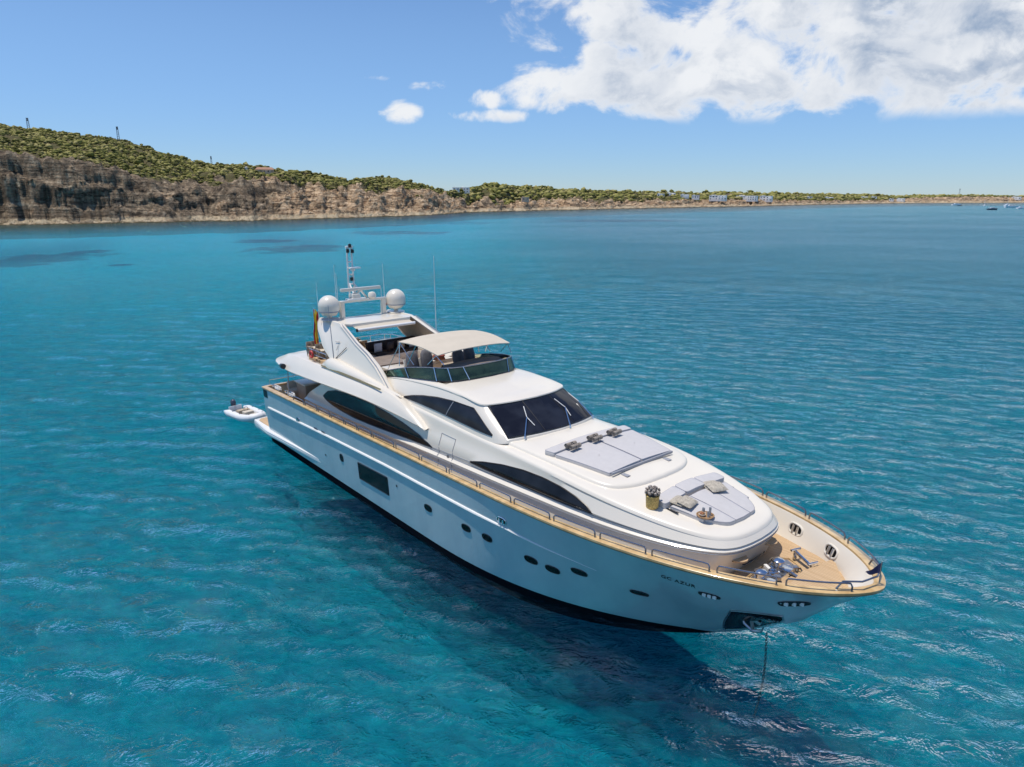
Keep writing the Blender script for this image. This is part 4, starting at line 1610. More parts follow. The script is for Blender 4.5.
# index where the corner is
kc = int(np.argmin(abs(bo[:, 0] - 20.10) + abs(bo[:, 1] - 2.0)))
kw0, kw1 = 0.0, 1.0
span = 1.0
_full = np.arange(kc, 2 * (nc - 1) - kc + 1)
_xy = np.array([[bo[k][0], -bo[k][1]] if k < nc else [bo[2 * (nc - 1) - k][0], bo[2 * (nc - 1) - k][1]] for k in _full])
_arc = np.r_[0, np.cumsum(np.linalg.norm(np.diff(_xy, axis=0), axis=1))]
_arc /= _arc[-1]
for a, b_ in ((0, .333), (.337, .663), (.667, 1)):
    rows_ = [[ws_point(kw0 + span * (a + (b_ - a) * i / 14), .07 + .89 * j / 8) for j in range(9)] for i in range(15)]
    g_ = MB().grid(rows_).build('windshield_pane', M_glass2, wheel, angle=60)
loop = [ws_point(kw0 + span * i / 30, .05, .014) for i in range(31)] + [ws_point(kw1 - span * i / 30, .975, .014) for i in range(31)]
MB().tube(loop, .022, 5, closed=True).build('windshield_frame', M_black, wheel)
for a in (.335, .665):
    MB().tube([ws_point(kw0 + span * a, v, .016) for v in np.linspace(.05, .97, 6)], .012, 5).build('mullion', M_black, wheel)
# wipers: pivot arm and slim blade lying on the glass
for a0, a1, b0, b1 in ((.12, .25, .30, .27), (.58, .70, .68, .685), (.93, .965, .975, .965)):
    base = ws_point(kw0 + span * a0, -.03, .05)
    mid = ws_point(kw0 + span * a1, .52, .07)
    wp = MB().tube([base - Vector((0, 0, .03)), base + Vector((0, 0, .03)), mid], [.035, .024, .016], 6).build('wiper', M_steel, wheel)
    MB().tube([ws_point(kw0 + span * b0, .82, .045), mid, ws_point(kw0 + span * b1, .26, .045)], .014, 5).build('wiper_blade', M_rub, wp)

# wheelhouse side windows
for side in (-1, 1):
    patch_on('wheelhouse_window', WB, [(14.15, 4.89), (14.6, 5.02), (15.3, 5.16), (16.2, 5.28), (17.1, 5.34), (17.9, 5.34), (18.25, 5.34), (18.7, 5.13), (19.2, 4.87), (19.45, 4.74)],
             [(14.15, 4.86), (15.2, 4.86), (16.4, 4.83), (17.6, 4.77), (18.6, 4.72), (19.45, 4.70)], M_glass2, wheel, side, 44, 7, .012, .018, M_black, rnd=False)
    MB().tube([on(WB, 16.9 + .25 * k / 6, 4.82 + .5 * k / 6, side, .016)[0] for k in range(7)], .018, 5).build('mullion', M_strap, wheel)

# ---------------------------------------------------------------- flybridge deck and its overhanging wings
LO = [(2.3, 0, 4.42), (2.3, 1.3, 4.42), (2.35, 2.1, 4.40), (2.75, 2.75, 4.36), (3.8, 3.0, 4.32), (5, 3.09, 4.26), (7, 3.11, 4.33), (9.5, 3.11, 4.44), (12, 3.07, 4.52), (13.6, 2.96, 4.45), (14.8, 2.80, 4.31), (15.7, 2.66, 4.16), (16.1, 2.60, 4.10)]
UP = [(2.85, 0, 4.62), (2.85, 1.2, 4.62), (2.95, 1.9, 4.64), (3.4, 2.4, 4.74), (4.2, 2.65, 4.90), (5.2, 2.74, 4.99), (7, 2.75, 5.00), (9.5, 2.75, 5.02), (12, 2.72, 5.08), (13.6, 2.66, 5.04), (14.5, 2.62, 4.82), (15.6, 2.60, 4.36), (16.1, 2.57, 4.13)]
lo, up = by_station(LO), by_station(UP)
nlo = outn(lo)
lv = [lo * [1, .0, 1] + Zv * .10, lo * [1, .80, 1] + Zv * .10, lo - nlo * .06 - Zv * .01, lo + nlo * .0, lo + nlo * .035 + Zv * .05]
for k in (.3, .55, .8):
    lv.append(lo * (1 - k) + up * k + nlo * .07 * math.sin(math.pi * k))
lv.append(up)
lv.append(up - nlo * .10 + Zv * .02)
inn = up - nlo * .18
inn[:, 2] = np.minimum(up[:, 2], 4.86)
lv.append(inn)
i2 = inn.copy()
i2[:, 1] *= 0
lv.append(i2)
rows_ = [[(x, -max(y, 0), z) for x, y, z in Lv[::-1]] + [(x, max(y, 0), z) for x, y, z in Lv[1:]] for Lv in lv]
fly = MB().grid(rows_).build('flybridge_deck', M_gel, yacht, angle=32)
# teak sole of the flybridge
sole = [(5.15, 0), (5.15, 1.6), (5.3, 2.1), (5.7, 2.25), (12.5, 2.15), (16.0, 1.55), (16.1, 0)]
MB().prism([(x, -y) for x, y in sole] + [(x, y) for x, y in sole[::-1]], 4.80, 5.0).build('flybridge_sole', M_teak, fly, smooth=False)
# khaki strip and dark docking light on each wing
for side in (-1, 1):
    rows_ = []
    for x in np.linspace(8.1, 13.3, 20):
        rows_.append([(x, side * 2.80, 5.045), (x, side * 2.76, 5.10 + .03 * math.sin((x - 8) / 5.3 * 3.1))])
    MB().grid(rows_).build('wing_strip', M_khaki, fly)
    MB().tube([(4.35, side * 3.10, 4.42), (4.75, side * 3.16, 4.46)], [.11, .13], 10).build('docking_light', M_black, fly)
    # support strut to the cap rail
    MB().tube([(4.9, side * 3.02, 4.35), (4.95, side * 3.10, 3.0)], .022, 6).build('strut', M_strap, fly)
    # rounded fairing under the arch
    rows_ = []
    for x in np.linspace(7.55, 14.2, 40):
        k = (x - 7.55) / 6.65
        r_ = .06 + .28 * math.sin(min(1, k * 5) * math.pi / 2) * (1 - max(0, (k - .15) / .85) ** 1.5)
        hgt_ = .52 * math.sin(min(1, k * 5) * math.pi / 2) * (1 - max(0, (k - .1) / .9) ** 1.2) + .02
        row = []
        for a in np.linspace(0, math.pi, 11):
            row.append((x, side * (2.46 + r_ * math.cos(a)), 4.96 + hgt_ * math.sin(a) ** .8))
        rows_.append(row)
    MB().grid(rows_).build('fairing', M_gel, fly, angle=60)

# aft rail of the flybridge
def rail_set(name, pts, h_, parent, r=.017, posts=5, mid=True):
    P = [Vector(p) for p in pts]
    mb = MB().tube([p + Vector((0, 0, h_)) for p in P], r, 6)
    if mid:
        mb.tube([p + Vector((0, 0, h_ * .55)) for p in P], r * .7, 6)
    for k in np.linspace(0, len(P) - 1, posts):
        i0 = int(min(k, len(P) - 2))
        p = P[i0].lerp(P[i0 + 1], k - i0)
        mb.tube([p, p + Vector((0, 0, h_))], r, 6)
    return mb.build(name, M_steel, parent)


rail_set('aft_rail', [(7.8, -2.38, 4.98), (6.4, -2.40, 4.98), (5.6, -2.34, 4.98), (5.15, -2.0, 4.96), (5.1, 0, 4.96), (5.15, 2.0, 4.96), (5.6, 2.34, 4.98), (7.8, 2.38, 4.98)], .48, fly, posts=13)
rail_set('port_rail', [(8.2, 2.52, 5.0), (10.5, 2.5, 5.0), (12.6, 2.42, 5.0)], .62, fly, posts=4)

# ---------------------------------------------------------------- radar arch: two fins, hard top, awning
def fin_y(z):
    return 2.35 - (z - 5) * .30


finp = [(6.12, 6.73), (6.35, 6.35), (6.75, 6.05), (7.1, 5.75), (7.55, 5.52), (8.35, 5.20), (8.6, 5.0), (13.6, 4.90), (13.2, 5.08), (12.7, 5.40), (12.09, 5.68), (11.1, 6.02), (10.02, 6.30), (9.1, 6.62), (8.32, 6.88), (7.3, 6.90), (6.3, 6.88)]
arch_fins = []
for side in (-1, 1):
    n_f = len(finp)
    mb = MB()
    cx_ = sum(p[0] for p in finp) / n_f
    cz_ = sum(p[1] for p in finp) / n_f
    rings = []
    for off_, sc_f in ((-.09, .985), (-.05, 1), (.05, 1), (.09, .985)):
        rings.append([(cx_ + (x - cx_) * sc_f, side * (fin_y(z) + off_), cz_ + (z - cz_) * sc_f) for x, z in finp])
    mb.grid(rings, closeu=True)
    mb.f.append(tuple(range(n_f)))
    mb.f.append(tuple(range(3 * n_f, 4 * n_f)))
    mb.mi += [0, 0]
    fo = mb.build('arch_fin', M_gel if side < 0 else M_gel, yacht, angle=50)
    arch_fins.append(fo)
    # flat tan panel on the inboard face
    MB().add([(cx_ + (x - cx_) * .9, side * (fin_y(z) - .102), cz_ + (z - cz_) * .9) for x, z in finp], [tuple(range(n_f))]).build('fin_inner_panel', M_tan, fo, smooth=False)
    # raised bright edge and dark seam along the forward curve
    ed = [(8.5, 6.80), (9.2, 6.56), (10.1, 6.24), (11.1, 5.97), (12.0, 5.63), (12.7, 5.28), (13.2, 5.0)]
    MB().tube([(x, side * (fin_y(z) + .10), z) for x, z in ed], .035, 6).build('edge_moulding', M_gel, fo)
    MB().tube([(x + .10, side * (fin_y(z) + .09), z + .07) for x, z in ed], .016, 5).build('edge_seam', M_strap, fo)
    # handle and diagonal grab bar on the outer face
    MB().tube([(8.62, side * (fin_y(5.35) + .10), 5.40), (9.45, side * (fin_y(5.9) + .10), 6.02)], .014, 6).build('grab_bar', M_black, fo)
    MB().tube([(8.35, side * (fin_y(6.1) + .13), 6.12), (8.75, side * (fin_y(6.1) + .11), 6.15)], .012, 6).tube([(8.7, side * (fin_y(6.1) + .12), 6.15), (8.55, side * (fin_y(5.8) + .11), 5.75)], .008, 6).build('bracket', M_cushion, fo)

mb = MB()
out_ = [(6.35, 1.72), (6.9, 1.78), (8.4, 1.74), (8.75, 1.5), (8.8, 0)]
aftc = [(6.35, 1.72), (6.9, .9), (7.05, 0)]
poly = [(x, -y) for x, y in out_[:-1]] + [(x, y) for x, y in out_[:-1][::-1]] + [(6.9, .9), (6.9, -.9)]
mb.prism(poly, 6.74, 6.86)
top_o = mb.build('hard_top', M_gel, yacht, bevel=.025)
rows_ = []
for s_ in np.linspace(0, 1, 7):
    x = 8.55 + .62 * s_
    rows_.append([(x, y, 6.82 - .16 * s_ - .03 * math.sin(math.pi * s_) + .02 * (1 - (y / 1.5) ** 2)) for y in np.linspace(-1.45, 1.45, 12)])
MB().grid(rows_).build('awning', M_canvas, top_o)
MB().tube([(9.18, -1.47, 6.64), (9.18, 1.47, 6.64)], .07, 12).build('awning_roller', M_rub, top_o)
for y in (-1.49, 1.49):
    MB().tube([(9.18, y - .02, 6.64), (9.18, y + .02, 6.64)], .075, 10).build('roller_end', M_black, top_o)
# sat domes on round plates
for side in (-1, 1):
    MB().lathe([(.001, 0), (.42, 0), (.44, .03), (.40, .06), (.001, .07)], (7.1, side * 1.72, 6.86), 28).build('dome_plate', M_cushion if side < 0 else M_gel, top_o)
    zc = 7.50
    r_ = .48
    prof = [(.001, -.62), (.10, -.62), (.12, -.46), (.30, -.44), (.36, -.36), (r_ * .97, -.24), (r_, 0)]
    prof += [(r_ * math.cos(a), r_ * math.sin(a)) for a in np.linspace(.15, math.pi / 2 - .02, 10)]
    dm = MB().lathe(prof, (7.1, side * 1.74, zc), 32).build('sat_dome', M_gel, top_o, angle=25)
    MB().lathe([(r_ * .985, -.27), (r_ * .995, -.24), (r_ * .985, -.215)], (7.1, side * 1.74, zc), 32).build('dome_band', M_strap, dm)
# arch posts and cross bar
mb = MB()
for y in (-1.08, 1.08):
    mb.box((7.05, y, 7.22), (.22, .20, .78), bev=.04)
mb.box((7.05, 0, 7.60), (.26, 2.36, .10), bev=.03)
arch = mb.build('mast_arch', M_gel, top_o)
MB().box((6.95, 1.22, 7.25), (.12, .12, .18), bev=.03).build('port_light', pmat('red_lens', (0.45, 0.03, 0.03), rough=.3), arch)
MB().box((6.95, -1.22, 7.25), (.12, .12, .18), bev=.03).build('starboard_light', pmat('green_lens', (0.02, 0.25, 0.08), rough=.3), arch)
# open array radar
MB().box((6.95, -.35, 7.78), (.42, .42, .26), bev=.06).tube([(6.95, -.35, 7.85), (6.95, 0, 8.06)], .05, 8).tube([(6.95, .3, 7.66), (6.95, 0, 8.06)], .035, 8).tube([(6.95, -.7, 7.66), (6.95, -.3, 8.0)], .03, 8).build('radar_pedestal', M_gel, arch)
MB().box((6.95, -.02, 8.12), (.16, 2.06, .15), bev=.04).build('radar_scanner', M_gel, arch)
MB().lathe([(.001, -.05), (.12, -.05), (.19, .02), (.19, .14), (.13, .24), (.001, .27)], (7.15, .45, 7.70), 20).build('small_dome', M_gel, arch)
MB().box((7.05, -.35, 7.68), (.35, .9, .08), bev=.02).build('tray', M_rub, arch)
# ladder mast
mb = MB()
for y in (-.14, .14):
    mb.tube([(6.1, y + .0, 7.62), (6.0, y, 8.2), (5.98, y * .8, 10.0)], .042, 8)
for z in (8.25, 8.7, 9.3):
    mb.tube([(6.0, -.14, z), (6.0, .14, z)], .035, 6)
mb.tube([(6.9, -.25, 7.62), (6.0, -.1, 8.3)], .04, 6)
mb.tube([(6.9, .35, 7.62), (6.0, .1, 8.3)], .04, 6)
mb.tube([(6.9, 0, 7.62), (6.1, 0, 7.62)], .06, 6)
mb.box((6.0, 0, 9.98), (.16, .36, .12), bev=.05)
ldm = mb.build('light_mast', M_rub, arch)
MB().box((6.15, .12, 9.02), (.34, .55, .06), bev=.02).lathe([(.001, -.12), (.11, -.10), (.11, 0), (.001, .02)], (6.15, .05, 8.98), 14).build('gps_shelf', M_rub, ldm)
for y, z in ((-.12, 9.82), (.12, 9.80), (0, 10.06), (0, 8.50)):
    MB().lathe([(.001, -.09), (.075, -.09), (.075, .07), (.001, .09)], (6.08, y, z), 12).build('mast_light', M_black, ldm)
# whip antennas
for (x, y, z0, z1, r_) in ((6.6, -2.02, 6.9, 8.5, .012), (6.9, -1.25, 7.4, 9.3, .012), (6.75, -1.1, 7.4, 8.9, .012), (7.0, 1.2, 7.5, 9.2, .012), (9.8, 2.25, 5.5, 9.7, .016)):
    MB().tube([(x, y, z0), (x - .02, y, z0 + .35), (x - .06, y, z1)], [r_ * 1.8, r_ * 1.2, r_ * .8], 5).build('whip_antenna', M_rub, top_o)
MB().tube([(8.75, -2.45, 5.15), (8.65, -2.45, 6.2), (8.45, -2.42, 7.75)], [.03, .02, .012], 6).build('whip_antenna', M_strap, top_o)
MB().tube([(7.05, 1.0, 7.6), (7.05, 1.0, 8.05)], .012, 5).build('whip_antenna', M_rub, top_o)

# ---------------------------------------------------------------- flybridge windscreen and cockpit
WS = [(12.25, 2.00, 5.27), (13.6, 1.96, 5.50), (15.0, 1.90, 5.68), (15.9, 1.76, 5.76), (16.35, 1.45, 5.80), (16.62, .8, 5.83), (16.70, 0, 5.84)]
WT = [(12.20, 1.98, 5.48), (13.6, 1.89, 5.88), (15.0, 1.79, 6.13), (15.8, 1.65, 6.22), (16.2, 1.38, 6.26), (16.42, .75, 6.29), (16.48, 0, 6.30)]
wsb, wst = by_station(WS), by_station(WT)
rows_ = []
for k in np.linspace(0, 1, 6):
    q = wsb * (1 - k) + wst * k
    rows_.append([(x, -y, z) for x, y, z in q] + [(x, y, z) for x, y, z in q[::-1][1:]])
scr = MB().grid(rows_).build('flybridge_windscreen', M_acr, yacht, angle=60)
MB().tube(rows_[-1], .018, 6).build('screen_rail', M_chrome_d, scr)
MB().tube(rows_[0], .016, 5).build('screen_gasket', M_black, scr)
for k in (14, 26, 34, 42):
    for sgn in (0, 1):
        kk = min(k, len(wsb) - 1)
        s2 = -1 if sgn == 0 else 1
        a_, b_ = wsb[kk], wst[max(kk - 2, 0)]
        MB().tube([(a_[0] + .02, s2 * (a_[1] + .02), a_[2]), (b_[0] + .02, s2 * (b_[1] + .02), b_[2])], .020, 6).build('screen_post', M_steel, scr)

# dash moulding behind the screen
mb = MB()
rows_ = []
for x, z in ((15.0, 5.0), (15.05, 6.05), (15.3, 6.22), (15.9, 6.18), (16.15, 6.0), (16.2, 5.7)):
    rows_.append([(x, y, z - .10 * (y / 1.4) ** 2) for y in np.linspace(-1.25, 1.40, 14)])
MB().grid(rows_).build('helm_console', M_dash, yacht, angle=40)
MB().box((14.98, -.62, 5.95), (.06, .8, .26), ry=-.3, bev=.02).build('instrument_panel', M_black, yacht)
mb = MB().tube([(14.72 + .0, -.62 + .19 * math.cos(a), 5.75 + .19 * math.sin(a)) for a in np.linspace(0, 2 * math.pi, 18, endpoint=False)], .018, 6, closed=True)
mb.tube([(14.72, -.62, 5.75), (15.0, -.62, 5.75)], .03, 6)
mb.build('steering_wheel', M_black, yacht)


def helm_seat(x, y, mat, rz=0.0):
    e = MB()
    rows_ = []
    for z, w_, d_ in ((5.40, .22, .10), (5.6, .27, .13), (5.9, .29, .13), (6.1, .26, .11), (6.22, .17, .08), (6.25, .04, .03)):
        rows_.append([(x - .28 - (z - 5.4) * .22 + d_ * math.sin(a), y + w_ * math.cos(a), z) for a in np.linspace(0, 2 * math.pi, 16, endpoint=False)])
    e.grid(rows_, closeu=True)
    bk = e.build('seat_back', mat, fly, angle=60)
    MB().box((x, y, 5.40), (.55, .56, .16), bev=.06).build('seat_cushion', mat, fly)
    MB().tube([(x, y, 4.99), (x, y, 5.34)], .05, 8).build('seat_pedestal', M_steel, fly)


for (x, y) in ((13.15, -.98), (13.3, -.38), (14.0, .72), (13.75, 1.45)):
    helm_seat(x, y, M_greyseat)
# white moulded shells around two of the seats
for (x, y) in ((13.05, -1.0), (13.2, -.40)):
    MB().box((x - .36, y, 5.62), (.10, .62, .62), ry=-.2, bev=.05).build('seat_shell', M_gel, fly)

# coaming, settees, wet bar
def settee(name, cells, mat_base, mat_pad, h_=.40):
    o = None
    for (cx_, cy_, sx, sy, back) in cells:
        o2 = MB().box((cx_, cy_, 5.0 + h_ / 2), (sx, sy, h_), bev=.03).build(name, mat_base, fly)
        MB().box((cx_, cy_, 5.0 + h_ + .06), (sx * .94, sy * .94, .13), bev=.05).build('seat_cushion', mat_pad, o2)
        if back:
            bx_, by_, bsx, bsy = back
            MB().box((bx_, by_, 5.0 + h_ + .30), (bsx, bsy, .42), bev=.06).build('backrest', mat_pad, o2)


settee('settee', [(10.6, 1.75, 2.6, .65, (10.6, 2.08, 2.6, .16)), (11.9, .9, .65, 1.2, None)], M_gel, M_cream)
settee('settee', [(8.75, .65, 1.0, 2.6, (8.35, .65, .18, 2.6))], M_gel, M_darkleather, .34)
settee('sun_bench', [(10.1, -.75, 1.8, 1.5, None)], M_gel, M_dash, .26)
MB().box((9.55, 2.05, 5.40), (.75, .60, .80), bev=.03).build('wet_bar', M_tan, fly)
MB().box((9.55, 2.05, 5.83), (.85, .68, .06), bev=.02).build('bar_top', M_gel, fly)
MB().box((7.3, 1.2, 5.30), (.7, 1.8, .55), bev=.05).build('aft_locker', M_gel, fly)
MB().box((11.9, -1.2, 5.22), (1.1, .9, .45), bev=.06).build('side_locker', M_gel, fly)
MB().box((12.9, .9, 5.45), (.5, .8, .05), bev=.02).tube([(12.9, .9, 5.0), (12.9, .9, 5.44)], .04, 8).build('table', M_tan, fly)
MB().box((13.0, 1.75, 5.35), (2.2, .35, .62), bev=.04).build('side_bench', M_tan, fly)

# bimini top: canvas on a bowed steel frame
rows_ = []
for s_ in np.linspace(0, 1, 14):
    x = 13.24 + (15.73 - 13.24) * s_
    zx = 6.83 + (6.70 - 6.83) * s_ + .10 * math.sin(math.pi * s_) * 1.0
    yw = 1.88 + (1.72 - 1.88) * s_
    r0 = []
    for a in np.linspace(-1, 1, 19):
        r0.append((x + .10 * (1 - a * a) * (s_ - .3), yw * a, zx + .13 * (1 - abs(a) ** 2.4) - .02 * math.cos(6.28 * s_ * 3) * (1 - a * a)))
    rows_.append(r0)
under = [[(x, y, z - .03) for x, y, z in r] for r in rows_]
mb = MB().grid(rows_).grid(under)
mb.grid([rows_[0], under[0]])
mb.grid([rows_[-1], under[-1]])
mb.grid([[r[0] for r in rows_], [r[0] for r in under]])
mb.grid([[r[-1] for r in rows_], [r[-1] for r in under]])
bim = mb.build('bimini_canvas', M_canvas, yacht, angle=50)
for r in (rows_[1], rows_[-2]):
    MB().tube([(x, y, z - .05) for x, y, z in r], .018, 6).build('frame_bow', M_steel, bim)
for side in (-1, 1):
    for a_, b_ in (((15.6, 1.70, 6.66), (15.1, 1.76, 6.24)), ((15.6, 1.70, 6.66), (15.95, 1.60, 6.35)), ((13.35, 1.86, 6.80), (14.3, 1.86, 6.1)), ((13.35, 1.86, 6.80), (12.35, 2.0, 5.35)), ((14.4, 1.8, 6.86), (13.9, 1.9, 6.02)), ((13.3, 1.86, 6.8), (13.4, 1.96, 5.9))):
        MB().tube([(a_[0], side * a_[1], a_[2]), (b_[0], side * b_[1], b_[2])], .016, 6).build('frame_strut', M_steel, bim)

# ---------------------------------------------------------------- sun pads
def pad(name, pts, top_fn, th, mat, parent, seg=None, inset=.03):
    """cushion from a plan outline, resting on a surface"""
    n = len(pts)
    cx_, cy_ = sum(p[0] for p in pts) / n, sum(p[1] for p in pts) / n
    mb = MB()
    rings = []
    for sc_f, dz in ((.995, .0), (1.0, th * .35), (1.0, th * .7), (.99, th * .95), (.965, th)):
        rings.append([(cx_ + (x - cx_) * sc_f, cy_ + (y - cy_) * sc_f, top_fn(cx_ + (x - cx_) * sc_f, cy_ + (y - cy_) * sc_f) + dz) for x, y in pts])
    for sc_f in (.7, .35, .02):
        rings.append([(cx_ + (x - cx_) * sc_f, cy_ + (y - cy_) * sc_f, top_fn(cx_ + (x - cx_) * sc_f, cy_ + (y - cy_) * sc_f) + th * 1.04) for x, y in pts])
    mb.grid(rings, closeu=True)
    o = mb.build(name, mat, parent, angle=40)
    MB().tube(rings[3], .009, 4, closed=True).build('piping', M_strap if False else M_pipe, o)
    return o


def rpoly(pts, r, n=5):
    """round the corners of an outline"""
    out_ = []
    N = len(pts)
    for i in range(N):
        p0, p1, p2 = Vector(pts[i - 1]), Vector(pts[i]), Vector(pts[(i + 1) % N])
        rr_ = r[i] if hasattr(r, '__len__') else r
        a = p1 + (p0 - p1).normalized() * min(rr_, (p0 - p1).length * .48)
        c_ = p1 + (p2 - p1).normalized() * min(rr_, (p2 - p1).length * .48)
        for k in range(n + 1):
            s_ = k / n
            out_.append(tuple(a * (1 - s_) ** 2 + p1 * 2 * s_ * (1 - s_) + c_ * s_ * s_))
    # dense edges
    res = []
    for i in range(len(out_)):
        a, b_ = Vector(out_[i]), Vector(out_[(i + 1) % len(out_)])
        m = max(1, int((b_ - a).length / .25))
        for k in range(m):
            res.append(tuple(a.lerp(b_, k / m)))
    return res


# large pad: two mattresses and a bolster
for s0, s1 in ((-1, -.012), (.012, 1)):
    lo_, hi_ = sorted((s0, s1))
    pts = [(22.02, 1.80 * lo_), (23.92, 1.44 * lo_), (23.92, 1.44 * hi_), (22.02, 1.80 * hi_)]
    pad('sun_pad', rpoly(pts, .05, 3), slab_top, .11, M_cushion, slab)
pad('sun_pad_bolster', rpoly([(21.62, -1.88), (22.0, -1.81), (22.0, 1.81), (21.62, 1.88)], .08, 3), slab_top, .15, M_cushion, slab)
# dark valance under the front edge with hinges
MB().box((23.98, 0, slab_top(23.98, 0) + .035), (.05, 2.8, .07)).build('pad_valance', M_strap, slab)
for y in (-1.0, .92):
    MB().box((24.16, y, slab_top(24.16, y) + .012), (.24, .15, .02), bev=.004).build('hinge', M_strap, slab)
# bow pad: rounded mattress in three strips, bolster in three
def ht(x, y):
    return house_top(x, y)


strips = [(-1.28, -.44), (-.42, .42), (.44, 1.28)]
front = lambda y: 27.42 - .04 * abs(y) - max(0, abs(y) - .62) ** 2 * 1.1
for (a, b_) in strips:
    ys = np.linspace(a, b_, 7)
    taper = lambda x, y: y * (1 - .22 * max(0, (x - 25.9) / 1.4) ** 1.0)
    pts = [(25.98, y) for y in ys] + [(front(y), taper(27.2, y)) for y in ys[::-1]]
    mid = [(26.5, taper(26.5, b_)), (26.9, taper(26.9, b_))]
    pts = [(25.98, y) for y in ys] + mid + [(front(y), taper(27.2, y)) for y in ys[::-1]] + [(26.9, taper(26.9, a)), (26.5, taper(26.5, a))]
    pad('bow_sun_pad', pts, ht, .10, M_cushion, house_o)
for (a, b_) in ((-1.42, -.46), (-.44, .44), (.46, 1.42)):
    pts = rpoly([(25.42 + .08 * abs(a), a), (25.90, a), (25.90, b_), (25.42 + .08 * abs(b_), b_)], .09, 3)
    pad('bow_bolster', pts, ht, .17, M_cushion, house_o)
for y in (-1.32, 1.28):
    MB().box((26.0, y, ht(26.0, y) + .012), (.55, .06, .02), bev=.004).build('pad_track', M_black, house_o)

# ---------------------------------------------------------------- foredeck gear
DK = bvh_of(deck)


def deck_z(x, y):
    hit, _, _, _ = DK.ray_cast(Vector((x, y, 9)), Vector((0, 0, -1)))
    return hit.z if hit is not None else 2.75


# teak half-round seats on the front of the trunk, with dark brackets
for y in (-.72, .72):
    pts = [(27.66, y - .26), (27.86, y - .25), (28.0, y - .12), (28.04, y), (28.0, y + .12), (27.86, y + .25), (27.66, y + .26)]
    MB().prism(pts, 3.26, 3.31).build('folding_seat', M_teak, house_o, bevel=.01)
for y, z in ((-1.15, 3.36), (-1.0, 3.1), (-.3, 3.3), (.2, 3.32), (.5, 3.15), (1.1, 3.34), (1.0, 3.1), (0, 3.0)):
    MB().lathe([(.001, 0), (.035, 0), (.03, .03), (.001, .035)], (27.70 if abs(y) < .9 else 27.62, y, z), 10, axis='X').build('step_light', M_black, house_o)
MB().tube([(27.82, -.55, 3.05), (27.86, -.5, 3.05), (27.86, .45, 3.05), (27.82, .5, 3.05)], .02, 6).build('grab_rail', M_black, house_o)
# recessed anchor well with steel gear
well = MB().prism([(28.22, -1.15), (28.10, .55), (28.35, .80), (28.70, .62), (28.95, .1), (28.90, -.45), (28.65, -.98)], deck_z(28.6, -.3) + .004, deck_z(28.6, -.3) + .010).build('anchor_well', M_chrome_d, deck, smooth=False)
zd = deck_z(28.6, -.2) + .01
for y in (-.75, .10):
    wl = MB().lathe([(.001, 0), (.20, 0), (.20, .06), (.11, .09), (.09, .20), (.16, .24), (.16, .30), (.10, .34), (.001, .35)], (28.45, y, zd), 20).build('windlass', M_steel, deck)
    MB().box((28.68, y, zd + .08), (.28, .26, .16), bev=.03).build('windlass_motor', M_steel, wl)
    MB().tube([(28.72, y, zd + .12), (29.02, y * .9, zd + .06), (29.3, y * .8 - .1, zd + .02)], .035, 6).build('chain_run', M_chrome_d, wl)
g = np.random.default_rng(5)
for k in range(26):
    x, y = 28.25 + g.random() * .55, -.95 + g.random() * 1.5
    z = zd + .02 + g.random() * .05
    if k % 3 == 0:
        MB().lathe([(.001, 0), (.06, 0), (.05, .08), (.07, .10), (.001, .12)], (x, y, z), 12).build('deck_fitting', M_steel, well)
    elif k % 3 == 1:
        MB().box((x, y, z + .04), (.10 + .16 * g.random(), .08 + .1 * g.random(), .05 + .08 * g.random()), rz=g.random() * 3, bev=.015).build('deck_fitting', M_rub if g.random() < .4 else M_chrome_d, well)
    else:
        a_ = g.random() * 6.28
        MB().tube([(x, y, z), (x + .12 * math.cos(a_), y + .12 * math.sin(a_), z + .09), (x + .22 * math.cos(a_), y + .22 * math.sin(a_), z)], .022, 6).build('deck_fitting', M_black if g.random() < .4 else M_steel, well)
# polished cross bollard
zb_ = deck_z(28.8, .9)
cl = MB()
cl.tube([(28.45, .98, zb_ + .22), (29.1, .62, zb_ + .18)], .05, 8)
for (x, y) in ((28.45, .98), (29.1, .62)):
    cl.tube([(x, y, zb_), (x, y, zb_ + .30)], [.06, .045], 10)
    cl.tube([(x - .05, y - .15, zb_ + .28), (x + .05, y + .15, zb_ + .28)], .032, 8)
cl.build('mooring_cross', M_steel, deck)
# teak locker edge lines on the foredeck
MB().tube([(28.16, -1.25, zd + .004), (28.03, .60, zd + .004), (28.34, .90, zd + .004), (28.78, .70, zd + .004), (29.04, .1, zd + .004), (28.98, -.5, zd + .004), (28.7, -1.08, zd + .004)], .018, 5, closed=True).build('well_frame', M_cap, deck)

# ---------------------------------------------------------------- cockpit furniture aft
MB().box((3.35, -.2, 2.55), (.75, 4.4, .42), bev=.04).build('cockpit_settee', M_tan, deck)
MB().box((3.35, -.2, 2.82), (.70, 4.3, .14), bev=.05).build('cockpit_cushion', M_canvas, deck)
MB().box((3.0, -.2, 3.02), (.16, 4.3, .40), bev=.05).build('cockpit_backrest', M_canvas, deck)
MB().box((4.15, -1.65, 2.75), (1.1, .95, 1.1), bev=.03).build('stair_locker', M_tan, deck)
MB().box((4.15, -1.65, 3.33), (1.25, 1.1, .07), bev=.03).build('locker_top', M_gel, deck)
MB().box((5.4, .3, 2.86), (1.1, 2.2, .06), bev=.02).tube([(5.4, .3, 2.2), (5.4, .3, 2.84)], .08, 8).build('cockpit_table', M_cap, deck)
for y in (-.5, .3, 1.1):
    MB().box((6.25, y, 2.62), (.5, .5, .1), bev=.03).box((6.47, y, 2.95), (.08, .5, .55), bev=.03).box((6.25, y, 2.4), (.4, .4, .38), bev=.02).build('cockpit_chair', M_greyseat, deck)
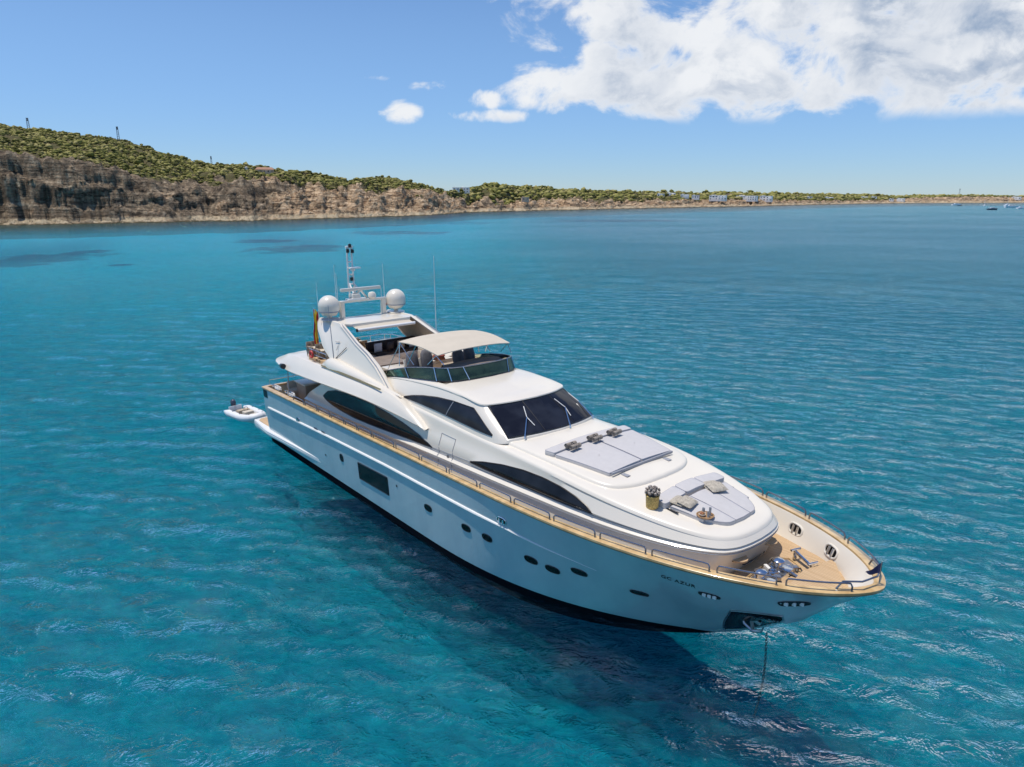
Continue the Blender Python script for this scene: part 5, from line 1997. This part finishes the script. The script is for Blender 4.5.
# ================================================================== LOOSE THINGS ON AND AROUND THE YACHT
YM = Matrix.Translation(Vector((-11.5602, 37.7707, 0))) @ Matrix.Rotation(YAW, 4, 'Z')


def yw(x, y, z):
    return YM @ Vector((x, y, z))


def thing(name, x, y, z, label, cat, group=None, rz=0.0):
    return empty(name, yw(x, y, z), YAW + rz, label, cat, group)


# rolled towels on the head of the large pad
M_towel = pmat('taupe_towel', (0.26, 0.225, 0.19), rough=1, var=.35, vscale=14, bump=.01, bscale=40)
M_towel2 = pmat('beige_linen', (0.42, 0.375, 0.305), rough=1, var=.25, vscale=16, bump=.008, bscale=40)
for (y, lb) in ((-1.13, 'rolled taupe towel on the large grey sun pad, the one nearest the viewer'), (-.15, 'rolled taupe towel in the middle of the head of the large grey sun pad'), (.77, 'rolled taupe towel on the large grey sun pad, the one nearest the port side')):
    z = slab_top(22.1, y) + .16
    e = thing('rolled_towel', 22.14, y, z, lb, 'towel', 'rolled towels on the large sun pad', random.uniform(-.15, .15))
    for dx, r_ in ((-.10, .085), (.09, .08)):
        pts = []
        for k in range(60):
            a = k / 60 * 6.28 * 2.6
            rr_ = r_ * (.25 + .75 * k / 59)
            pts.append((dx + rr_ * math.cos(a), rr_ * math.sin(a) + r_))
        rows_ = [[(px_, yy, pz) for px_, pz in pts] for yy in (-.21, -.19, 0, .19, .21)]
        mb = MB().grid(rows_)
        mb.tube([(dx, -.2, r_), (dx, .2, r_)], r_ * .92, 14)
        mb.build('roll', M_towel, e)
    MB().tube([(.0, -.03, .19), (-.17, -.03, .10), (-.15, -.03, .02)], .012, 5).tube([(.0, -.03, .19), (.17, -.03, .10), (.15, -.03, .02)], .012, 5).build('strap', M_black, e)

# cushions on the bow pad
for (x, y, rz, lb) in ((26.12, -.90, .2, 'pair of beige cushions on the bow sun pad, on the side near the yellow basket'), (26.10, .55, -.35, 'pair of beige cushions on the port side of the bow sun pad')):
    e = thing('throw_cushion', x, y, ht(x, y) + .10, lb, 'cushion', 'cushions on the bow sun pad', rz)
    for dx, dz, tilt, m_ in ((-.11, .05, .10, M_towel2), (.12, .09, .20, M_towel2)):
        rows_ = []
        for i in np.linspace(-1, 1, 11):
            row = []
            for j in np.linspace(-1, 1, 11):
                edge_ = (1 - i ** 4) * (1 - j ** 4)
                row.append((i * .21, j * .26, .075 * edge_ ** .6))
            rows_.append(row)
        M_ = Matrix.Translation((dx, 0, dz)) @ Matrix.Rotation(tilt, 4, 'Y')
        mb = MB()
        mb.grid([[tuple(M_ @ Vector(q)) for q in r] for r in rows_])
        mb.grid([[tuple(M_ @ Vector((q[0], q[1], -q[2]))) for q in r] for r in rows_], flip=True)
        mb.build('cushion_cover', m_, e, angle=60)

# tray with glasses
zt = ht(26.84, -.90) + .105
e = thing('serving_tray', 26.84, -.92, zt, 'round wicker tray of drinks at the foot of the bow sun pad', 'tray')
M_wick = pmat('wicker', (0.33, 0.20, 0.10), rough=.8, var=.3, vscale=30, bump=.006, bscale=80)
MB().lathe([(.001, 0), (.20, 0), (.235, .045), (.22, .05), (.19, .02), (.001, .02)], (0, 0, 0), 24).build('tray_body', M_wick, e)
M_cup = pmat('glassware', (0.6, 0.65, 0.7), rough=.05, trans=.6)
M_fruit = pmat('fruit', (0.30, 0.07, 0.05), rough=.4, col2=(0.5, 0.3, 0.1), vscale=8)
for k, (dx, dy, h_, r_, m_) in enumerate(((.07, .10, .22, .035, M_cup), (-.09, .04, .17, .04, M_cup), (.10, -.02, .15, .035, M_cup))):
    t_ = thing('drinking_glass', 26.84 + dx, -.92 + dy, zt + .022, ['tall clear glass standing on the wicker tray', 'short stemmed glass on the wicker tray, nearest the pad head', 'small tumbler on the wicker tray, nearest the bow'][k], 'glass', 'glasses on the tray')
    MB().lathe([(.001, 0), (r_ * .9, 0), (r_ * .8, .01), (r_, h_), (r_ * .93, h_), (r_ * .75, .02), (.001, .02)], (0, 0, 0), 16).build('bowl', m_, t_)
t_ = thing('fruit_bowl', 26.80, -1.0, zt + .022, 'small bowl of dark fruit on the wicker tray', 'bowl')
MB().lathe([(.001, 0), (.05, 0), (.09, .06), (.085, .065), (.045, .012), (.001, .012)], (0, 0, 0), 18).build('bowl_body', M_gel, t_)
mb = MB()
for k in range(7):
    a = k * .9
    mb.lathe([(.028 * math.sin(q), -.028 * math.cos(q)) for q in np.linspace(.05, 3.1, 7)], (.045 * math.cos(a) * (k > 0), .045 * math.sin(a) * (k > 0), .075 + .02 * (k == 0)), 8)
mb.build('fruit', M_fruit, t_)

# basket with towels/plant
zb2 = ht(25.62, -1.62)
e = thing('plant_basket', 25.62, -1.60, zb2, 'tall yellow woven basket of dried flowers beside the bow sun pad', 'basket')
M_straw = pmat('straw_weave', (0.50, 0.32, 0.08), rough=.7, var=.25, vscale=25, bump=.008, bscale=60, col2=(0.72, 0.52, 0.18))
MB().lathe([(.001, 0), (.15, 0), (.165, .03), (.185, .34), (.195, .36), (.18, .37), (.165, .33), (.15, .05), (.001, .05)], (0, 0, 0), 24).build('basket', M_straw, e)
M_dry = pmat('dried_flowers', (0.16, 0.13, 0.115), rough=1, col2=(0.48, 0.42, 0.37), vscale=22, var=.2)
mb = MB()
g = np.random.default_rng(2)
for k in range(46):
    a, r_ = g.random() * 6.28, g.random() ** .6 * .20
    h_ = .38 + (.32 - r_) * g.uniform(.3, 1.0)
    c_ = Vector((r_ * math.cos(a), r_ * math.sin(a), h_))
    mb.tube([(c_.x * .3, c_.y * .3, .3), c_], [.006, .004], 4)
    rr_ = g.uniform(.03, .055)
    v_, f_ = iv1 * (rr_ * (1 + .4 * (g.random((len(iv1), 1)) - .5))) + np.array(c_), ifc1
    mb.add([tuple(q) for q in v_], [tuple(q) for q in f_])
mb.build('flowers', M_dry, e, smooth=False)

# ensign at the stern side of the arch
M_flag, t, out = new_mat('ensign_cloth')
p = t.n('ShaderNodeBsdfPrincipled')
t.l(p.outputs[0], out.inputs[0])
tc = t.n('ShaderNodeTexCoord').outputs['Object']
s = t.n('ShaderNodeSeparateXYZ')
t.l(tc, s.inputs[0])
band = t.math('ABSOLUTE', t.math('SUBTRACT', t.math('FRACT', t.math('MULTIPLY', s.outputs[2], .9)), .5))
wv = t.math('ABSOLUTE', t.math('SUBTRACT', s.outputs[0], t.math('MULTIPLY', t.math('ADD', s.outputs[2], .7), .06)))
yel = t.math('LESS_THAN', wv, .10)
t.l(t.mix(yel, (0.42, 0.008, 0.012, 1), (0.80, 0.50, 0.02, 1)), p.inputs['Base Color'])
p.inputs['Roughness'].default_value = .8
e = thing('ensign', 6.05, -1.95, 6.95, 'red and yellow striped flag hanging folded behind the starboard arch fin', 'flag')
MB().tube([(0.05, 0, -.05), (-.08, -.02, .35)], .014, 6).build('flag_staff', M_steel, e)
rows_ = []
for k in range(22):
    z = .25 - 1.75 * k / 21
    row = []
    for j in range(13):
        u_ = j / 12
        row.append((-.19 + .38 * u_ - .02 + .05 * math.sin(k * .35), .05 * math.sin(u_ * 14 + k * .25) * (1 + .3 * math.sin(k * .5)), z + .05 * math.sin(u_ * 5)))
    rows_.append(row)
MB().grid(rows_).build('cloth', M_flag, e)

# life ring hung on the aft rail
e = thing('life_ring', 6.35, -2.42, 5.22, 'red life ring hanging on the flybridge rail under the flag', 'life ring', None)
MB().tube([(.14 * math.cos(a), .0, .14 * math.sin(a)) for a in np.linspace(0, 6.283, 20, endpoint=False)], .045, 8, closed=True).build('ring', pmat('life_ring_red', (0.5, 0.03, 0.03), rough=.5), e)

# bow pennant
M_navyc = pmat('navy_cloth', (0.015, 0.025, 0.09), rough=.8)
e = thing('bow_pennant', 30.93, 0, 3.66, 'small navy pennant on a short staff at the tip of the bow', 'flag')
MB().tube([(0, 0, 0), (0, 0, .62)], .014, 6).build('staff', M_steel, e)
rows_ = []
for k in range(9):
    u_ = k / 8
    rows_.append([(-.34 * u_, .05 * math.sin(u_ * 7), .58 - .40 * u_ - (.30 * (1 - u_)) * v_ + .02 * math.sin(u_ * 9)) for v_ in (0, .35, .7, 1)])
MB().grid(rows_).build('cloth', M_navyc, e)

# sun loungers and covered chairs on the aft flybridge
M_wicker2 = pmat('brown_wicker', (0.22, 0.165, 0.115), rough=.8, var=.5, vscale=9, bump=.01, bscale=50, col2=(0.42, 0.34, 0.26))
for k, (x, y, rz, lb) in enumerate(((5.75, -1.95, .1, 'brown wicker armchair at the aft corner of the flybridge rail'), (6.55, -1.9, -.1, 'brown wicker armchair in the middle of the aft flybridge group'), (7.3, -1.75, .2, 'brown wicker armchair nearest the arch fin'), (5.9, .3, 1.7, 'brown wicker armchair facing astern on the aft flybridge'))):
    e = thing('wicker_chair', x, y, 5.0, lb, 'armchair', 'wicker chairs on the aft flybridge', rz)
    MB().box((0, 0, .20), (.55, .55, .22), bev=.04).build('seat', M_wicker2, e)
    MB().box((-.25, 0, .42), (.10, .58, .46), ry=-.15, bev=.04).build('backrest', M_wicker2, e)
    for s_ in (-1, 1):
        MB().box((0, s_ * .27, .34), (.52, .08, .26), bev=.03).build('armrest', M_wicker2, e)
    MB().box((0, 0, .35), (.46, .44, .10), bev=.04).build('seat_cushion', M_canvas, e)
e = thing('low_table', 6.6, -.75, 5.0, 'white low table among the wicker chairs on the aft flybridge', 'table')
MB().box((0, 0, .42), (1.2, .8, .05), bev=.02).build('table_top', M_gel, e)
for sx in (-.5, .5):
    for sy in (-.3, .3):
        MB().tube([(sx, sy, 0), (sx, sy, .40)], .025, 6).build('leg', M_steel, e)

# scatter cushions on the dark settee
for k, (x, y, m_, lb) in enumerate(((8.85, -.35, M_cushion, 'pale grey scatter cushion at the fin end of the dark flybridge settee'), (8.9, .25, M_darkleather, 'dark brown scatter cushion second from the fin on the dark settee'), (8.85, .85, M_tan, 'tan scatter cushion in the dark flybridge settee'), (8.9, 1.45, M_cushion, 'silvery scatter cushion at the bar end of the dark flybridge settee'))):
    e = thing('scatter_cushion', x, y, 5.47, lb, 'cushion', 'scatter cushions on the flybridge settee', random.uniform(-.3, .3))
    rows_ = [[(.06 - .1 * (1 - abs(i)) * 0 + .07 * ((1 - i ** 4) * (1 - j ** 4)) ** .6, i * .2, .2 + j * .2) for j in np.linspace(-1, 1, 7)] for i in np.linspace(-1, 1, 7)]
    r2 = [[(.12 - q[0] - .0, q[1], q[2]) for q in r] for r in rows_]
    MB().grid(rows_).grid(r2, flip=True).build('cushion_cover', m_, e, angle=60)
e = thing('red_towel', 12.1, 0.75, 5.53, 'crumpled red and brown towel lying under the aft edge of the canvas top', 'towel')
v_ = iv * np.array([.30, .26, .16]) * (1 + .35 * np.sin(iv[:, :1] * 7) * np.cos(iv[:, 1:2] * 6)) + np.array([0, 0, .12])
MB().add([tuple(q) for q in v_], [tuple(q) for q in ifc]).build('cloth', pmat('red_brown_towel', (0.32, 0.05, 0.03), rough=1, col2=(0.2, 0.12, 0.08), vscale=6), e)

# coiled white lines on the stern quarter
for k, (x, lb) in enumerate(((3.4, 'white mooring line heaped on the stern quarter by the corner'), (5.0, 'white mooring line heaped on the starboard rail forward of the cockpit'))):
    e = thing('mooring_line', x, -gb(x) + .34, gz(x) + .02, lb, 'rope', 'mooring lines on the stern quarter')
    g = np.random.default_rng(k + 4)
    pts = [(.30 * math.cos(q * .9) * (1 + .4 * math.sin(q * .37)) + .05 * g.random(), .08 * math.sin(q * .9) + .02 * g.random(), .03 + .012 * q * .3) for q in range(40)]
    MB().tube(pts, .022, 5).build('coil', M_rub, e)

# anchor chain hanging from the pocket into the sea
e = thing('anchor_chain', 28.1, -.05, 0, 'dark anchor chain running from the bow pocket down into the water', 'chain')
M_chain = pmat('wet_galvanised', (0.07, 0.075, 0.08), rough=.5, metal=.6, var=.3)
mb = MB()
p0, p1 = Vector((0.5, -.35, 1.32)), Vector((.42, -.42, -1.3))
nlk = 36
for k in range(nlk):
    c_ = p0.lerp(p1, k / nlk) + Vector((.10 * math.sin(k / nlk * 3.1), 0, 0))
    rot = k % 2
    ln = (p1 - p0).length / nlk
    lk = []
    for a in np.linspace(0, 6.283, 8, endpoint=False):
        u_ = .030 * math.cos(a)
        lk.append(c_ + Vector((u_ if rot else 0, 0 if rot else u_, ln * .72 * math.sin(a))))
    mb.tube(lk, .008, 4, closed=True)
mb.build('links', M_chain, e)

# ---------------------------------------------------------------- inflatable tender astern
M_tube = pmat('white_hypalon', (0.74, 0.735, 0.73), rough=.5, var=.04)
M_greyf = pmat('grey_rib_floor', (0.34, 0.35, 0.35), rough=.7)
tw = yw(-2.2, -2.75, 0)
tender = empty('inflatable_tender', tw, YAW + rad(8), 'small white inflatable tender with dark outboard tied beside the swim platform', 'dinghy')
tender.scale = (.86, .86, .90)
pathp = []
for side in (-1,):
    pass
ctr = [(-1.75, -.68), (-1.2, -.70), (-.4, -.70), (.4, -.68), (1.0, -.56), (1.42, -.30), (1.56, 0), (1.42, .30), (1.0, .56), (.4, .68), (-.4, .70), (-1.2, .70), (-1.75, .68)]
pts = smooth_line(ctr, 50, 2)
pp, rs = [], []
for k, (x, y) in enumerate(pts):
    z = .32 + .16 * max(0, (x - .2) / 1.3) ** 2
    s_ = min(k, 49 - k) / 4
    pp.append((x, y, z))
    rs.append(.23 * min(1, .35 + .65 * min(1, s_)))
tube_o = MB().tube(pp, rs, 16).build('tube', M_tube, tender, angle=60)
MB().tube([(x, y * 1.33 if abs(x) < 1.3 else y * 1.0, z) for x, y, z in pp[6:-6]], .012, 5).build('rubbing_strake', M_greyf, tube_o)
for k in (8, 14, 20, 29, 35, 41):
    x, y, z = pp[k]
    MB().box((x, y, z + .235), (.14, .05, .02), bev=.008).build('grab_handle', M_black, tube_o)
rows_ = []
for x in np.linspace(-1.6, 1.35, 14):
    wd = .62 * (1 - max(0, (x - .3) / 1.15) ** 2)
    rows_.append([(x, -wd, .34), (x, -wd * .7, .02), (x, 0, -.14), (x, wd * .7, .02), (x, wd, .34)])
MB().grid(rows_).build('keel', M_tube, tender)
MB().box((-.2, 0, .26), (2.5, 1.0, .03)).build('floor', M_greyf, tender)
MB().box((.1, 0, .42), (.45, .62, .30), bev=.05).build('console', M_canvas, tender)
MB().box((-.55, 0, .42), (.40, .80, .26), bev=.06).build('seat', M_tan, tender)
MB().box((.85, 0, .42), (.5, .6, .16), bev=.06).build('bow_seat', M_canvas, tender)
MB().tube([(-.14 + .0, .14 * math.cos(a), .66 + .14 * math.sin(a)) for a in np.linspace(0, 6.283, 14, endpoint=False)], .014, 5, closed=True).build('steering_wheel', M_black, tender)
MB().box((-1.62, 0, .38), (.06, .9, .42), bev=.02).build('transom', M_tube, tender)
M_ob = pmat('dark_outboard', (0.03, 0.035, 0.06), rough=.25, coat=.5)
ob = MB()
rows_ = []
for z, a, b_ in ((.45, .10, .10), (.52, .20, .15), (.68, .25, .17), (.85, .22, .16), (.95, .12, .10), (.97, .01, .01)):
    rows_.append([(-1.86 + a * math.cos(q), b_ * math.sin(q), z) for q in np.linspace(0, 6.283, 16, endpoint=False)])
ob.grid(rows_, closeu=True)
ob_o = ob.build('outboard', M_ob, tender, angle=50)
MB().box((-1.86, 0, .12), (.16, .10, .75), bev=.03).build('outboard_leg', M_ob, ob_o)
MB().box((-1.70, 0, .50), (.22, .2, .16), bev=.03).build('bracket', M_steel, ob_o)
e = empty('painter_line', yw(-.45, -2.3, .55), YAW, 'thin white line tying the tender to the platform', 'rope')
MB().tube([(.5, .2, .08), (.2, .1, .02), (-.1, 0, .0), (-.55, -.1, .12)], .012, 5).build('line', M_rub, e)
